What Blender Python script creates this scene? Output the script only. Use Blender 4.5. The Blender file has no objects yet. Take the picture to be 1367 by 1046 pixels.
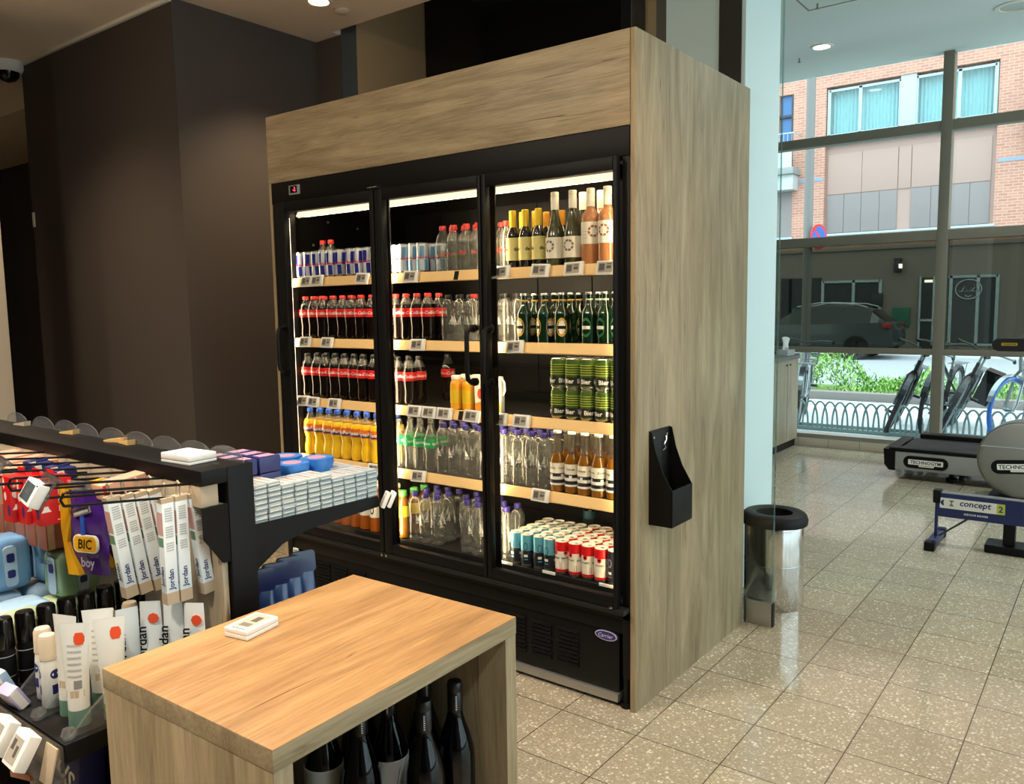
import bpy, bmesh, math, random
from mathutils import Vector, Matrix
random.seed(7)
PI = math.pi
D = bpy.data
scene = bpy.context.scene
COL = scene.collection

# ------------------------------------------------------------------ camera
def make_camera():
    F_, YAW, PITCH, ROLL = 1080.714, -0.6504, -0.1070, -0.0154
    cy, sy, cp, sp = math.cos(YAW), math.sin(YAW), math.cos(PITCH), math.sin(PITCH)
    f = Vector((sy*cp, cy*cp, sp)); r = Vector((cy, -sy, 0)); u = r.cross(f)
    c, s = math.cos(ROLL), math.sin(ROLL)
    R = c*r + s*u; U = -s*r + c*u
    cam = D.cameras.new('camera'); o = D.objects.new('camera', cam); COL.objects.link(o)
    m = Matrix((R, U, -f)).transposed().to_4x4(); m.translation = Vector((1.3567, -2.4937, 1.4851))
    o.matrix_world = m
    cam.sensor_fit = 'HORIZONTAL'; cam.sensor_width = 36.0; cam.lens = F_/1367*36.0
    cam.clip_start = .05; cam.clip_end = 200
    scene.camera = o
make_camera()

# ------------------------------------------------------------------ sky and exposure
def make_world():
    w = D.worlds.new('overcast_sky'); scene.world = w; w.use_nodes = True
    nt = w.node_tree; nt.nodes.clear()
    out = nt.nodes.new('ShaderNodeOutputWorld'); bg = nt.nodes.new('ShaderNodeBackground')
    tc = nt.nodes.new('ShaderNodeTexCoord'); sep = nt.nodes.new('ShaderNodeSeparateXYZ')
    ramp = nt.nodes.new('ShaderNodeValToRGB')
    ramp.color_ramp.elements[0].position = 0.45; ramp.color_ramp.elements[0].color = (.56, .66, .72, 1)
    ramp.color_ramp.elements[1].position = 0.9; ramp.color_ramp.elements[1].color = (.74, .93, 1.0, 1)
    ma = nt.nodes.new('ShaderNodeMath'); ma.operation = 'MULTIPLY_ADD'; ma.inputs[1].default_value = .5; ma.inputs[2].default_value = .5
    nt.links.new(tc.outputs['Generated'], sep.inputs[0]); nt.links.new(sep.outputs[2], ma.inputs[0])
    nt.links.new(ma.outputs[0], ramp.inputs[0]); nt.links.new(ramp.outputs[0], bg.inputs[0])
    bg.inputs[1].default_value = 3.9
    nt.links.new(bg.outputs[0], out.inputs[0])
make_world()
scene.view_settings.view_transform = 'Standard'
scene.view_settings.look = 'None'
scene.view_settings.exposure = 0.34
scene.view_settings.gamma = 1.0
scene.view_settings.use_curve_mapping = False
scene.cycles.max_bounces = 12
scene.cycles.transparent_max_bounces = 24
scene.cycles.caustics_reflective = False
scene.cycles.caustics_refractive = False
scene.cycles.sample_clamp_indirect = 4.0

def area_light(name, loc, sx, sy, power, color, rot=(0, 0, 0), portal=False):
    l = D.lights.new(name, 'AREA'); l.shape = 'RECTANGLE'; l.size = sx; l.size_y = sy
    l.energy = power; l.color = color
    if portal: l.cycles.is_portal = True
    o = D.objects.new(name, l); COL.objects.link(o); o.location = loc; o.rotation_euler = rot
    return o
def spot_light(name, loc, power, color, angle=95, blend=.6, size=.05, rot=(0, 0, 0)):
    l = D.lights.new(name, 'SPOT'); l.energy = power; l.color = color
    l.spot_size = math.radians(angle); l.spot_blend = blend; l.shadow_soft_size = size
    o = D.objects.new(name, l); COL.objects.link(o); o.location = loc; o.rotation_euler = rot
    return o
WARM = (1.0, .74, .46); NEUT = (1.0, .93, .84)
area_light('window_portal', (-.5, 5.97, 1.9), 9.0, 3.7, 1, (1, 1, 1), (PI/2, 0, 0), portal=True)
# portal of the east window, then unseen ceiling spots added for general light
area_light('east_portal', (4.93, 1.7, 1.9), 3.5, 8.4, 1, (1, 1, 1), (0, PI/2, 0), portal=True)
spot_light('ceiling_spot', (.3, -2.9, 3.15), 150, (1.0, .86, .68), 150, 1.0, .12, (.7, 0, 0))
spot_light('ceiling_spot', (2.1, -2.3, 3.15), 90, (.97, .98, 1.0), 150, 1.0, .12)
spot_light('ceiling_spot', (-1.5, -3.0, 3.15), 160, (1.0, .86, .68), 150, 1.0, .12, (.7, 0, 0))
spot_light('ceiling_spot', (-3.6, -2.4, 3.15), 120, (1.0, .84, .66), 150, 1.0, .12)
spot_light('gym_fill', (.9, 3.2, 3.64), 150, (.95, 1.0, .98), 150, 1.0, .12)  # added to brighten the gym, apart from its downlights
# warm ceiling spots
spot_light('ceiling_spot', (.16, -1.52, 3.15), 165, (1.0, .63, .32), 34, .7)
spot_light('ceiling_spot', (-1.2, -1.9, 3.15), 110, (.95, .98, 1.0), 110, .8)
spot_light('ceiling_spot', (.75, -.55, 3.15), 75, WARM, 110, .8)
spot_light('ceiling_spot', (-1.0, -1.5, 3.15), 80, (1.0, .80, .56), 110, .8)  # extra spot added to warm and brighten the oak fascia
spot_light('ceiling_spot', (-3.5, -.9, 3.15), 80, WARM, 120, .8)
spot_light('ceiling_spot', (-2.36, .66, 3.12), 90, WARM, 110, .8)

# ------------------------------------------------------------------ materials
def lin(h):
    if isinstance(h, str):
        h = h.lstrip('#'); c = [int(h[i:i+2], 16)/255 for i in (0, 2, 4)]
    else: c = [v/255 for v in h]
    return tuple((v/12.92 if v <= .04045 else ((v+.055)/1.055)**2.4) for v in c) + (1.0,)
MATS = {}
def pmat(name, col, rough=.5, metal=0.0, spec=.5, coat=0.0, emit=None, estr=0.0, alpha=1.0):
    m = D.materials.new(name); m.use_nodes = True
    b = m.node_tree.nodes['Principled BSDF']
    b.inputs['Base Color'].default_value = lin(col); b.inputs['Roughness'].default_value = rough
    b.inputs['Metallic'].default_value = metal; b.inputs['Specular IOR Level'].default_value = spec
    b.inputs['Coat Weight'].default_value = coat; b.inputs['Coat Roughness'].default_value = .08
    if emit: b.inputs['Emission Color'].default_value = lin(emit); b.inputs['Emission Strength'].default_value = estr
    b.inputs['Alpha'].default_value = alpha
    MATS[name] = m
    return m
def emat(name, col, s):
    m = D.materials.new(name); m.use_nodes = True; nt = m.node_tree; nt.nodes.clear()
    o = nt.nodes.new('ShaderNodeOutputMaterial'); e = nt.nodes.new('ShaderNodeEmission')
    e.inputs[0].default_value = lin(col) if isinstance(col, str) else tuple(col)+(1,); e.inputs[1].default_value = s
    nt.links.new(e.outputs[0], o.inputs[0]); MATS[name] = m; return m
def clear_mat(name, tint=(1, 1, 1), ior=1.45, rough=.05, haze=0.0, hazecol='ffffff'):
    """thin clear sheet: transparent plus fresnel gloss plus an optional milky share"""
    m = D.materials.new(name); m.use_nodes = True; nt = m.node_tree; nt.nodes.clear()
    N = nt.nodes.new; L = nt.links.new
    o = N('ShaderNodeOutputMaterial'); t = N('ShaderNodeBsdfTransparent'); g = N('ShaderNodeBsdfGlossy'); f = N('ShaderNodeFresnel')
    t.inputs[0].default_value = tuple(tint)+(1,); g.inputs['Roughness'].default_value = rough; f.inputs[0].default_value = ior
    geo = N('ShaderNodeNewGeometry'); im = N('ShaderNodeMath'); im.operation = 'MULTIPLY_ADD'   # the same reflectance from both sides of the sheet
    im.inputs[1].default_value = 1/ior-ior; im.inputs[2].default_value = ior
    L(geo.outputs['Backfacing'], im.inputs[0]); L(im.outputs[0], f.inputs[0])
    mix = N('ShaderNodeMixShader'); L(f.outputs[0], mix.inputs[0])
    if haze > 0:
        d = N('ShaderNodeBsdfDiffuse'); d.inputs[0].default_value = lin(hazecol)
        m2 = N('ShaderNodeMixShader'); m2.inputs[0].default_value = haze
        L(t.outputs[0], m2.inputs[1]); L(d.outputs[0], m2.inputs[2]); L(m2.outputs[0], mix.inputs[1])
    else: L(t.outputs[0], mix.inputs[1])
    L(g.outputs[0], mix.inputs[2]); L(mix.outputs[0], o.inputs[0])
    MATS[name] = m; return m
def wood_mat(name, cols, axis='z', scale=1.0, rough=.45, knots=True):
    m = D.materials.new(name); m.use_nodes = True; nt = m.node_tree; N = nt.nodes.new; L = nt.links.new
    b = nt.nodes['Principled BSDF']; b.inputs['Roughness'].default_value = rough; b.inputs['Specular IOR Level'].default_value = .35
    tc = N('ShaderNodeTexCoord'); mp = N('ShaderNodeMapping')
    s = [11.0*scale]*3; s[{'x': 0, 'y': 1, 'z': 2}[axis]] = 1.3*scale
    mp.inputs['Scale'].default_value = s
    L(tc.outputs['Object'], mp.inputs[0])
    n1 = N('ShaderNodeTexNoise'); n1.inputs['Scale'].default_value = 1.0; n1.inputs['Detail'].default_value = 9; n1.inputs['Roughness'].default_value = .62; n1.inputs['Distortion'].default_value = 1.1
    L(mp.outputs[0], n1.inputs[0])
    mp2 = N('ShaderNodeMapping'); s2 = [150.0*scale]*3; s2[{'x': 0, 'y': 1, 'z': 2}[axis]] = 7*scale
    mp2.inputs['Scale'].default_value = s2; L(tc.outputs['Object'], mp2.inputs[0])
    n2 = N('ShaderNodeTexNoise'); n2.inputs['Scale'].default_value = 1.0; n2.inputs['Detail'].default_value = 6; n2.inputs['Roughness'].default_value = .7
    L(mp2.outputs[0], n2.inputs[0])
    add = N('ShaderNodeMath'); add.operation = 'MULTIPLY_ADD'; add.inputs[1].default_value = .42
    L(n2.outputs[0], add.inputs[0])
    mu = N('ShaderNodeMath'); mu.operation = 'MULTIPLY'; mu.inputs[1].default_value = .66; L(n1.outputs[0], mu.inputs[0]); L(mu.outputs[0], add.inputs[2])
    r = N('ShaderNodeValToRGB'); cr = r.color_ramp
    cr.elements[0].position = .36; cr.elements[0].color = lin(cols[0])
    cr.elements[1].position = .66; cr.elements[1].color = lin(cols[2])
    e = cr.elements.new(.5); e.color = lin(cols[1])
    L(add.outputs[0], r.inputs[0])
    # dark cracks along the grain
    mp3 = N('ShaderNodeMapping'); s3 = [55.0*scale]*3; s3[{'x': 0, 'y': 1, 'z': 2}[axis]] = 3.2*scale
    mp3.inputs['Scale'].default_value = s3; mp3.inputs['Location'].default_value = (3.1, 1.7, 5.3); L(tc.outputs['Object'], mp3.inputs[0])
    n3 = N('ShaderNodeTexNoise'); n3.inputs['Scale'].default_value = 1.0; n3.inputs['Detail'].default_value = 4; n3.inputs['Distortion'].default_value = 1.2
    L(mp3.outputs[0], n3.inputs[0])
    r3 = N('ShaderNodeValToRGB'); r3.color_ramp.elements[0].position = .25; r3.color_ramp.elements[0].color = (.38, .33, .28, 1)
    r3.color_ramp.elements[1].position = .34; r3.color_ramp.elements[1].color = (1, 1, 1, 1)
    L(n3.outputs[0], r3.inputs[0])
    mx = N('ShaderNodeMix'); mx.data_type = 'RGBA'; mx.blend_type = 'MULTIPLY'; mx.inputs[0].default_value = 1.0
    L(r.outputs[0], mx.inputs[6]); L(r3.outputs[0], mx.inputs[7])
    L(mx.outputs[2], b.inputs['Base Color'])
    bp = N('ShaderNodeBump'); bp.inputs['Strength'].default_value = .08; bp.inputs['Distance'].default_value = .002
    L(n2.outputs[0], bp.inputs['Height']); L(bp.outputs[0], b.inputs['Normal'])
    MATS[name] = m; return m
def noise_mat(name, c1, c2, scale=20, rough=.8, bump=0.0, lo=.4, hi=.6, spec=.4):
    m = D.materials.new(name); m.use_nodes = True; nt = m.node_tree; N = nt.nodes.new; L = nt.links.new
    b = nt.nodes['Principled BSDF']; b.inputs['Roughness'].default_value = rough; b.inputs['Specular IOR Level'].default_value = spec
    tc = N('ShaderNodeTexCoord'); n = N('ShaderNodeTexNoise'); n.inputs['Scale'].default_value = scale; n.inputs['Detail'].default_value = 5
    L(tc.outputs['Object'], n.inputs[0]); r = N('ShaderNodeValToRGB')
    r.color_ramp.elements[0].position = lo; r.color_ramp.elements[0].color = lin(c1); r.color_ramp.elements[1].position = hi; r.color_ramp.elements[1].color = lin(c2)
    L(n.outputs[0], r.inputs[0]); L(r.outputs[0], b.inputs['Base Color'])
    if bump:
        bp = N('ShaderNodeBump'); bp.inputs['Strength'].default_value = bump; bp.inputs['Distance'].default_value = .01
        L(n.outputs[0], bp.inputs['Height']); L(bp.outputs[0], b.inputs['Normal'])
    MATS[name] = m; return m
def floor_mat():
    m = D.materials.new('terrazzo_tile'); m.use_nodes = True; nt = m.node_tree; N = nt.nodes.new; L = nt.links.new
    b = nt.nodes['Principled BSDF']
    g = N('ShaderNodeNewGeometry'); sep = N('ShaderNodeSeparateXYZ'); L(g.outputs['Position'], sep.inputs[0])
    def mth(op, a, c=None, d=None):
        n = N('ShaderNodeMath'); n.operation = op
        for i, v in enumerate((a, c, d)):
            if v is None: continue
            if hasattr(v, 'links'): L(v, n.inputs[i])
            else: n.inputs[i].default_value = v
        return n.outputs[0]
    def axis(o, off):
        u = mth('DIVIDE', mth('SUBTRACT', o, off), .3045)
        fr = mth('FRACT', u); fl = mth('FLOOR', u)
        e = mth('MINIMUM', fr, mth('SUBTRACT', 1.0, fr))
        return e, fl
    ex, fx = axis(sep.outputs[0], .075); ey, fy = axis(sep.outputs[1], .172)
    edge = mth('MINIMUM', ex, ey); joint = mth('LESS_THAN', edge, .0065)
    cid = N('ShaderNodeCombineXYZ'); L(fx, cid.inputs[0]); L(fy, cid.inputs[1])
    wn = N('ShaderNodeTexWhiteNoise'); L(cid.outputs[0], wn.inputs[0])
    # chips in two sizes
    def chips(scale, thr, seed):
        mp = N('ShaderNodeMapping'); mp.inputs['Location'].default_value = (seed, seed*2, 0); L(g.outputs['Position'], mp.inputs[0])
        v = N('ShaderNodeTexVoronoi'); v.inputs['Scale'].default_value = scale; v.inputs['Randomness'].default_value = 1; L(mp.outputs[0], v.inputs[0])
        rgb = N('ShaderNodeSeparateColor'); L(v.outputs['Color'], rgb.inputs[0])
        t = mth('MULTIPLY', rgb.outputs[0], thr)
        return mth('LESS_THAN', v.outputs['Distance'], t), rgb.outputs[1]
    c1, k1 = chips(85, .52, .3); c2, k2 = chips(170, .5, 1.7)
    base = N('ShaderNodeTexNoise'); base.inputs['Scale'].default_value = 90; base.inputs['Detail'].default_value = 3; L(g.outputs['Position'], base.inputs[0])
    br = N('ShaderNodeValToRGB'); br.color_ramp.elements[0].position = .35; br.color_ramp.elements[0].color = lin('9c907a'); br.color_ramp.elements[1].position = .7; br.color_ramp.elements[1].color = lin('aea28b')
    L(base.outputs[0], br.inputs[0])
    def mixc(fac, a, bb):
        x = N('ShaderNodeMix'); x.data_type = 'RGBA'; L(fac, x.inputs[0])
        for i, v in ((6, a), (7, bb)):
            if hasattr(v, 'links'): L(v, x.inputs[i])
            else: x.inputs[i].default_value = lin(v)
        return x.outputs[2]
    cr = N('ShaderNodeValToRGB'); cr.color_ramp.elements[0].color = lin('b5a88f'); cr.color_ramp.elements[1].color = lin('e4dcc9'); L(k1, cr.inputs[0])
    col = mixc(c2, br.outputs[0], 'bdb099'); col = mixc(c1, col, cr.outputs[0])
    hsv = N('ShaderNodeHueSaturation'); L(col, hsv.inputs['Color']); L(mth('MULTIPLY_ADD', wn.outputs[0], .16, .90), hsv.inputs['Value'])
    col = mixc(joint, hsv.outputs[0], '4f463c')
    L(col, b.inputs['Base Color'])
    rn = N('ShaderNodeTexNoise'); rn.inputs['Scale'].default_value = 3; L(g.outputs['Position'], rn.inputs[0])
    L(mth('MULTIPLY_ADD', rn.outputs[0], .12, .05), b.inputs['Roughness'])
    bp = N('ShaderNodeBump'); bp.inputs['Strength'].default_value = .25; bp.inputs['Distance'].default_value = .002; L(mth('SUBTRACT', 1.0, joint), bp.inputs['Height']); L(bp.outputs[0], b.inputs['Normal'])
    MATS['floor'] = m; return m
def brick_mat():
    m = D.materials.new('pink_brick'); m.use_nodes = True; nt = m.node_tree; N = nt.nodes.new; L = nt.links.new
    b = nt.nodes['Principled BSDF']; b.inputs['Roughness'].default_value = .9
    g = N('ShaderNodeNewGeometry'); sep = N('ShaderNodeSeparateXYZ'); L(g.outputs['Position'], sep.inputs[0])
    c = N('ShaderNodeCombineXYZ'); L(sep.outputs[0], c.inputs[0]); L(sep.outputs[2], c.inputs[1])
    br = N('ShaderNodeTexBrick'); br.inputs['Scale'].default_value = 1.0; br.inputs['Brick Width'].default_value = .22; br.inputs['Row Height'].default_value = .075; br.inputs['Mortar Size'].default_value = .009
    br.inputs['Color1'].default_value = lin('bf8873'); br.inputs['Color2'].default_value = lin('ad7866'); br.inputs['Mortar'].default_value = lin('bfa294')
    L(c.outputs[0], br.inputs[0]); L(br.outputs[0], b.inputs['Base Color']); MATS['brick'] = m; return m

OAK = ('71624b', '8f7e61', 'ab997a')
wood_mat('oak_v', OAK, 'z'); wood_mat('oak_x', OAK, 'x'); wood_mat('oak_y', OAK, 'y'); wood_mat('oak_warm_lit', ('715639', '8d6e49', 'a8885e'), 'y')  # tabletop oak is the same oak with the warm spot's light coloured in
wood_mat('counter_wood', ('8f8370', 'a3967f', 'b3a690'), 'z', .8)
floor_mat(); brick_mat()
pmat('dark_wall', '433c38', .75); noise_mat('ceiling_shop', 'e6d8ca', 'f2e6d8', 300, .9, .25); pmat('ceiling_gym', 'dfe9ea', .85)
pmat('white_wall', 'dfe8ea', .7); pmat('beige_wall', 'c7bba9', .7); pmat('slate', '434e53', .5); pmat('tan_panel', 'a58a66', .5); pmat('brown_panel', '554d47', .5)
pmat('gloss_black', '0c0b0a', .12, 0, .5); pmat('black', '090808', .45, spec=.25); pmat('matte_black', '0a0909', .7, spec=.2); pmat('soft_black', '0a0909', .5, spec=.2); pmat('charcoal', '171717', .5, spec=.3)
pmat('interior', '100e0d', .3); pmat('interior_side', '0d0c0b', .95, spec=.02); pmat('chrome', 'd8d8d8', .12, 1.0); pmat('steel', 'b9bcbe', .28, 1.0); pmat('alu', 'a9a69f', .4, .8)
pmat('mullion', '7f796a', .5); pmat('grey', '8c8f8e', .5); pmat('lightgrey', 'b7bab8', .45); pmat('midgrey', '77746d', .45, .1)
pmat('white', 'eeeeea', .45); pmat('offwhite', 'e4e0d6', .5); pmat('rail_cream', 'f4cd8e', .4); pmat('tag_screen', 'aaa498', .5); pmat('tag_ink', '56514a', .6)
pmat('red', 'd3161b', .35); pmat('coke_red', 'e01b22', .35, coat=.5); pmat('navy', '1d2464', .35); pmat('blue', '2f6bc4', .35); pmat('cap_blue', '2a55b8', .4); pmat('cap_purple', '2f2776', .4)
pmat('cap_black', '0b0a09', .4); pmat('cap_green', '4fa04a', .4); pmat('cap_red', 'cf2f2a', .4); pmat('cap_yellow', 'e6c024', .4); pmat('cap_orange', 'd9992c', .4); pmat('cap_white', 'f0ead8', .4)
pmat('cola', '0d0503', .09, spec=.5); pmat('rb_blue', '26309a', .25, .15); pmat('rb_silver', 'dde2ea', .25, .25); pmat('sf_blue', '7fb4d6', .25, .45); pmat('can_metal', 'c9c6bf', .2, .9)
pmat('fanta', 'f5c61c', .2, coat=.5); pmat('fanta_label', 'e2721c', .4); pmat('green_label', '22a45a', .35); pmat('juice', 'f0a818', .3, coat=.4)
pmat('beer_green', '0a2915', .1, spec=.7, coat=.6); pmat('beer_label', 'd9a94a', .5); pmat('beer_label_green', '2d6b43', .4); pmat('amber', '7d5012', .12, coat=.5, spec=.6); pmat('icetea', 'a8581a', .15, coat=.5)
pmat('wine_dark', '15170f', .08, spec=.7, coat=.7); pmat('wine_green', '3a3c1a', .1, spec=.7, coat=.6); pmat('rose', 'b57a50', .12, coat=.6); pmat('wine_black', '040405', .07, spec=.35)
pmat('label_yellow', 'e7d98a', .5); pmat('label_cream', 'efe8d4', .5); pmat('label_white', 'f2efe6', .5); pmat('label_grey', 'bcbdbb', .6); pmat('can_green', '4b6a24', .25, .3); pmat('can_dark', '1b2016', .35)
pmat('slim_cyan', '69b7cc', .3, .3); pmat('slim_dark', '23262c', .35); pmat('can_teal', '2e5560', .35); pmat('label_orange', 'e0902c', .4)
pmat('gum_grey', '95a5ab', .35); pmat('gum_seam', '5f6d76', .5); pmat('gum_top', 'aab4b8', .4); pmat('tin_blue', '2f73c0', .35); pmat('gum_navy', '22245e', .35); pmat('pink_print', 'c08aa0', .5)
pmat('bic_purple', '47227e', .25, coat=.4); pmat('bic_yellow', 'eeb019', .35); pmat('jordan_white', 'e6f1f6', .4); pmat('jordan_grey', 'b6bdbe', .5); pmat('card_beige', 'b9a88f', .6); pmat('jordan_rose', 'c79c98', .5); pmat('jordan_green', '5e8a6d', .5)
pmat('tube_white', 'e9ece9', .3); pmat('tube_green', '6f9684', .4); pmat('tube_beige', 'cbb59c', .5); pmat('sticker_orange', 'e8552f', .4); pmat('cream', 'e2d3bc', .4); pmat('pack_blue', '6e9cc4', .22, coat=.4); pmat('pack_blue_dark', '3f6fa5', .3)
pmat('pack_pale_blue', 'a6c4dc', .25, coat=.3); pmat('pack_green', '86a98f', .25, coat=.3); pmat('pack_lime', 'c5cf9c', .3, coat=.3); pmat('peach', 'd9a488', .45); pmat('brown_box', '9a5f4e', .55); pmat('navy_bag', '111d55', .3, coat=.4); pmat('teal_bag', '173a72', .3, coat=.4)
pmat('green_rubber', '2f4a3c', .6); pmat('belt', '23262a', .7); pmat('tm_grey', 'a4a7a6', .4, .3); pmat('disc_grey', '8a8780', .45, .15); pmat('rower_blue', '2a3566', .35, .4); pmat('verge', '6d8a48', .9); pmat('asphalt', '9b9fa2', .9); pmat('pavement', 'c3c6c8', .85); pmat('kerb', '857d78', .9)
pmat('facade_grey', '877b72', .85); pmat('facade_panel', 'a88b80', .7); pmat('facade_panel_dark', '857a78', .7); pmat('facade_white', 'aab9be', .5); pmat('facade_dark', '35363a', .6); pmat('curtain', '9cc6cc', .8); pmat('car_grey', '606569', .3, .5, coat=.6); pmat('car_silver', '9a9ea0', .3, .5, coat=.6)
pmat('car_glass', '101416', .06, 0, .7); pmat('rubber', '151515', .75); pmat('rack_steel', '7f9694', .4, .5); pmat('bike_black', '1b1d1f', .35, .3); pmat('bike_silver', '8d9496', .3, .7); pmat('bike_blue', '1e5fb0', .4); pmat('sign_blue', '2f5fc4', .4); pmat('tail_red', 'a8302c', .3); pmat('green_board', '2f6b55', .6)
pmat('gold', 'b59a3a', .35, .5); pmat('oval_blue', '27235f', .3); pmat('lavender', 'b9b2d6', .4); pmat('lime', 'b9bf4a', .5); pmat('rust', '8f4a28', .5); pmat('tissue', 'f2f2ef', .8); pmat('dark_steel', '3b3f40', .4, .7)
pmat('bolt', '8d8a84', .3, .8); pmat('pole_grey', '76716e', .6); pmat('facade_blue', '8a97a8', .8)
clear_mat('glass_door', (.97, .97, .96), 1.45, .01); clear_mat('glass_clear', (.93, .97, .96), 1.45, .01); clear_mat('glass_film', (.36, .375, .33), 1.45, .02); clear_mat('glass_edge', (.55, .75, .72), 1.5, .05, .15, '9fc4c0')
clear_mat('pet', (.90, .91, .90), 1.6, .06, .045, 'f4f0e4'); clear_mat('pet_neck', (.86, .85, .82), 1.5, .06, .04); clear_mat('acrylic', (.90, .92, .92), 1.5, .05, .045); clear_mat('smoke_acrylic', (.62, .62, .62), 1.5, .06, .12, '9a9590'); clear_mat('corona_neck', (.80, .72, .55), 1.5, .05, .05)
clear_mat('wrap', (.95, .96, .97), 1.45, .12, .12)
emat('led', (1.0, .80, .50), 24.0); emat('fill_glow', (1.0, .80, .50), 19.0); emat('led_top', (1.0, .78, .48), 1.5); emat('lamp_glow', (1.0, .85, .55), 12.0); emat('lamp_white', (1, .97, .9), 7.0); emat('led_red', (1.0, .06, .12), 2.5); emat('tube_glow', (1, 1, .9), 6.0)
M = MATS

# ------------------------------------------------------------------ mesh builder
class MB:
    """collects shapes and links or returns them as ONE mesh"""
    def __init__(s): s.v = []; s.f = []; s.m = []; s.mats = []
    def mi(s, mat):
        if isinstance(mat, str): mat = M[mat]
        if mat not in s.mats: s.mats.append(mat)
        return s.mats.index(mat)
    def add(s, vs, fs, mat, T=None):
        o = len(s.v)
        for p in vs:
            p = Vector(p); s.v.append(T @ p if T is not None else p)
        i = s.mi(mat)
        for f in fs: s.f.append([o+k for k in f]); s.m.append(i)
        return s
    def box(s, x0, x1, y0, y1, z0, z1, mat, bev=0.0, T=None, seg=2):
        vs = [(x, y, z) for z in (z0, z1) for y in (y0, y1) for x in (x0, x1)]
        fs = [(0, 2, 3, 1), (4, 5, 7, 6), (0, 1, 5, 4), (2, 6, 7, 3), (0, 4, 6, 2), (1, 3, 7, 5)]
        if bev > 0:
            b = bmesh.new(); bv = [b.verts.new(p) for p in vs]
            for f in fs: b.faces.new([bv[k] for k in f])
            bmesh.ops.bevel(b, geom=b.edges[:], offset=bev, segments=seg, affect='EDGES', profile=.6)
            b.verts.index_update(); vs = [v.co.copy() for v in b.verts]; fs = [[v.index for v in f.verts] for f in b.faces]; b.free()
        return s.add(vs, fs, mat, T)
    def lathe(s, prof, mat, n=20, T=None, mats=None, cap=True):
        """prof: list of (r, z) from the bottom up; mats: a material per segment"""
        vs = []; 
        for r, z in prof:
            for k in range(n):
                a = 2*PI*k/n; vs.append((r*math.cos(a), r*math.sin(a), z))
        o = len(s.v)
        for p in vs:
            p = Vector(p); s.v.append(T @ p if T is not None else p)
        for i in range(len(prof)-1):
            mi = s.mi(mats[i] if mats else mat)
            for k in range(n):
                k2 = (k+1) % n
                s.f.append([o+i*n+k, o+i*n+k2, o+(i+1)*n+k2, o+(i+1)*n+k]); s.m.append(mi)
        if cap:
            s.f.append([o+k for k in range(n)][::-1]); s.m.append(s.mi(mats[0] if mats else mat))
            e = o+(len(prof)-1)*n; s.f.append([e+k for k in range(n)]); s.m.append(s.mi(mats[-1] if mats else mat))
        return s
    def cyl(s, p0, p1, r, mat, n=12, r2=None, T=None):
        return s.tube([p0, p1], r, mat, n, T=T, radii=[r, r if r2 is None else r2])
    def tube(s, path, r, mat, n=8, closed=False, T=None, radii=None):
        P = [Vector(p) for p in path]; m = len(P); o = len(s.v); up = None
        for i in range(m):
            if closed: t = (P[(i+1) % m]-P[i-1]).normalized()
            else: t = (P[min(i+1, m-1)]-P[max(i-1, 0)]).normalized()
            if up is None:
                up = Vector((0, 0, 1)) if abs(t.z) < .9 else Vector((1, 0, 0))
            a = t.cross(up)
            if a.length < 1e-5: a = t.orthogonal()
            a.normalize(); b = a.cross(t).normalized(); up = b
            rr = radii[i] if radii else r
            for k in range(n):
                c = 2*PI*k/n; q = P[i]+a*(rr*math.cos(c))+b*(rr*math.sin(c)); s.v.append(T @ q if T is not None else q)
        mi = s.mi(mat)
        for i in range(m if closed else m-1):
            j = (i+1) % m
            for k in range(n):
                k2 = (k+1) % n; s.f.append([o+i*n+k, o+i*n+k2, o+j*n+k2, o+j*n+k]); s.m.append(mi)
        if not closed:
            s.f.append([o+k for k in range(n)][::-1]); s.m.append(mi)
            e = o+(m-1)*n; s.f.append([e+k for k in range(n)]); s.m.append(mi)
        return s
    def prism(s, poly, d0, d1, mat, plane='xz', T=None):
        """poly extruded along the missing axis from d0 to d1"""
        n = len(poly)
        def P(a, b, d): return {'xz': (a, d, b), 'xy': (a, b, d), 'yz': (d, a, b)}[plane]
        vs = [P(a, b, d0) for a, b in poly]+[P(a, b, d1) for a, b in poly]
        fs = [list(range(n))[::-1], [n+k for k in range(n)]]+[[k, (k+1) % n, n+(k+1) % n, n+k] for k in range(n)]
        return s.add(vs, fs, mat, T)
    def grid(s, fn, nu, nv, mat, T=None, closeu=False):
        vs = [fn(i/(nu if closeu else nu-1), j/(nv-1)) for i in range(nu) for j in range(nv)]
        fs = []
        for i in range(nu if closeu else nu-1):
            i2 = (i+1) % nu
            for j in range(nv-1): fs.append([i*nv+j, i2*nv+j, i2*nv+j+1, i*nv+j+1])
        return s.add(vs, fs, mat, T)
    def mesh(s, name, smooth=True, angle=35):
        me = D.meshes.new(name); me.from_pydata([tuple(v) for v in s.v], [], s.f)
        for m in s.mats: me.materials.append(m)
        me.polygons.foreach_set('material_index', s.m)
        b = bmesh.new(); b.from_mesh(me); bmesh.ops.recalc_face_normals(b, faces=b.faces[:]); b.to_mesh(me); b.free()
        if smooth:
            me.polygons.foreach_set('use_smooth', [True]*len(me.polygons)); me.set_sharp_from_angle(angle=math.radians(angle))
        me.update(); return me
    def obj(s, name, parent=None, loc=None, rot=None, **kw):
        return link(name, s.mesh(name, **kw), parent, loc, rot)
def link(name, mesh, parent=None, loc=None, rot=None):
    o = D.objects.new(name, mesh); COL.objects.link(o)
    if parent: o.parent = parent
    if loc is not None: o.location = loc
    if rot is not None: o.rotation_euler = rot
    return o
def tag(o, label, cat, group=None, kind=None):
    if label: o['label'] = label
    if cat: o['category'] = cat
    if group: o['group'] = group
    if kind: o['kind'] = kind
    return o
def struct(o): o['kind'] = 'structure'; return o
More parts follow.
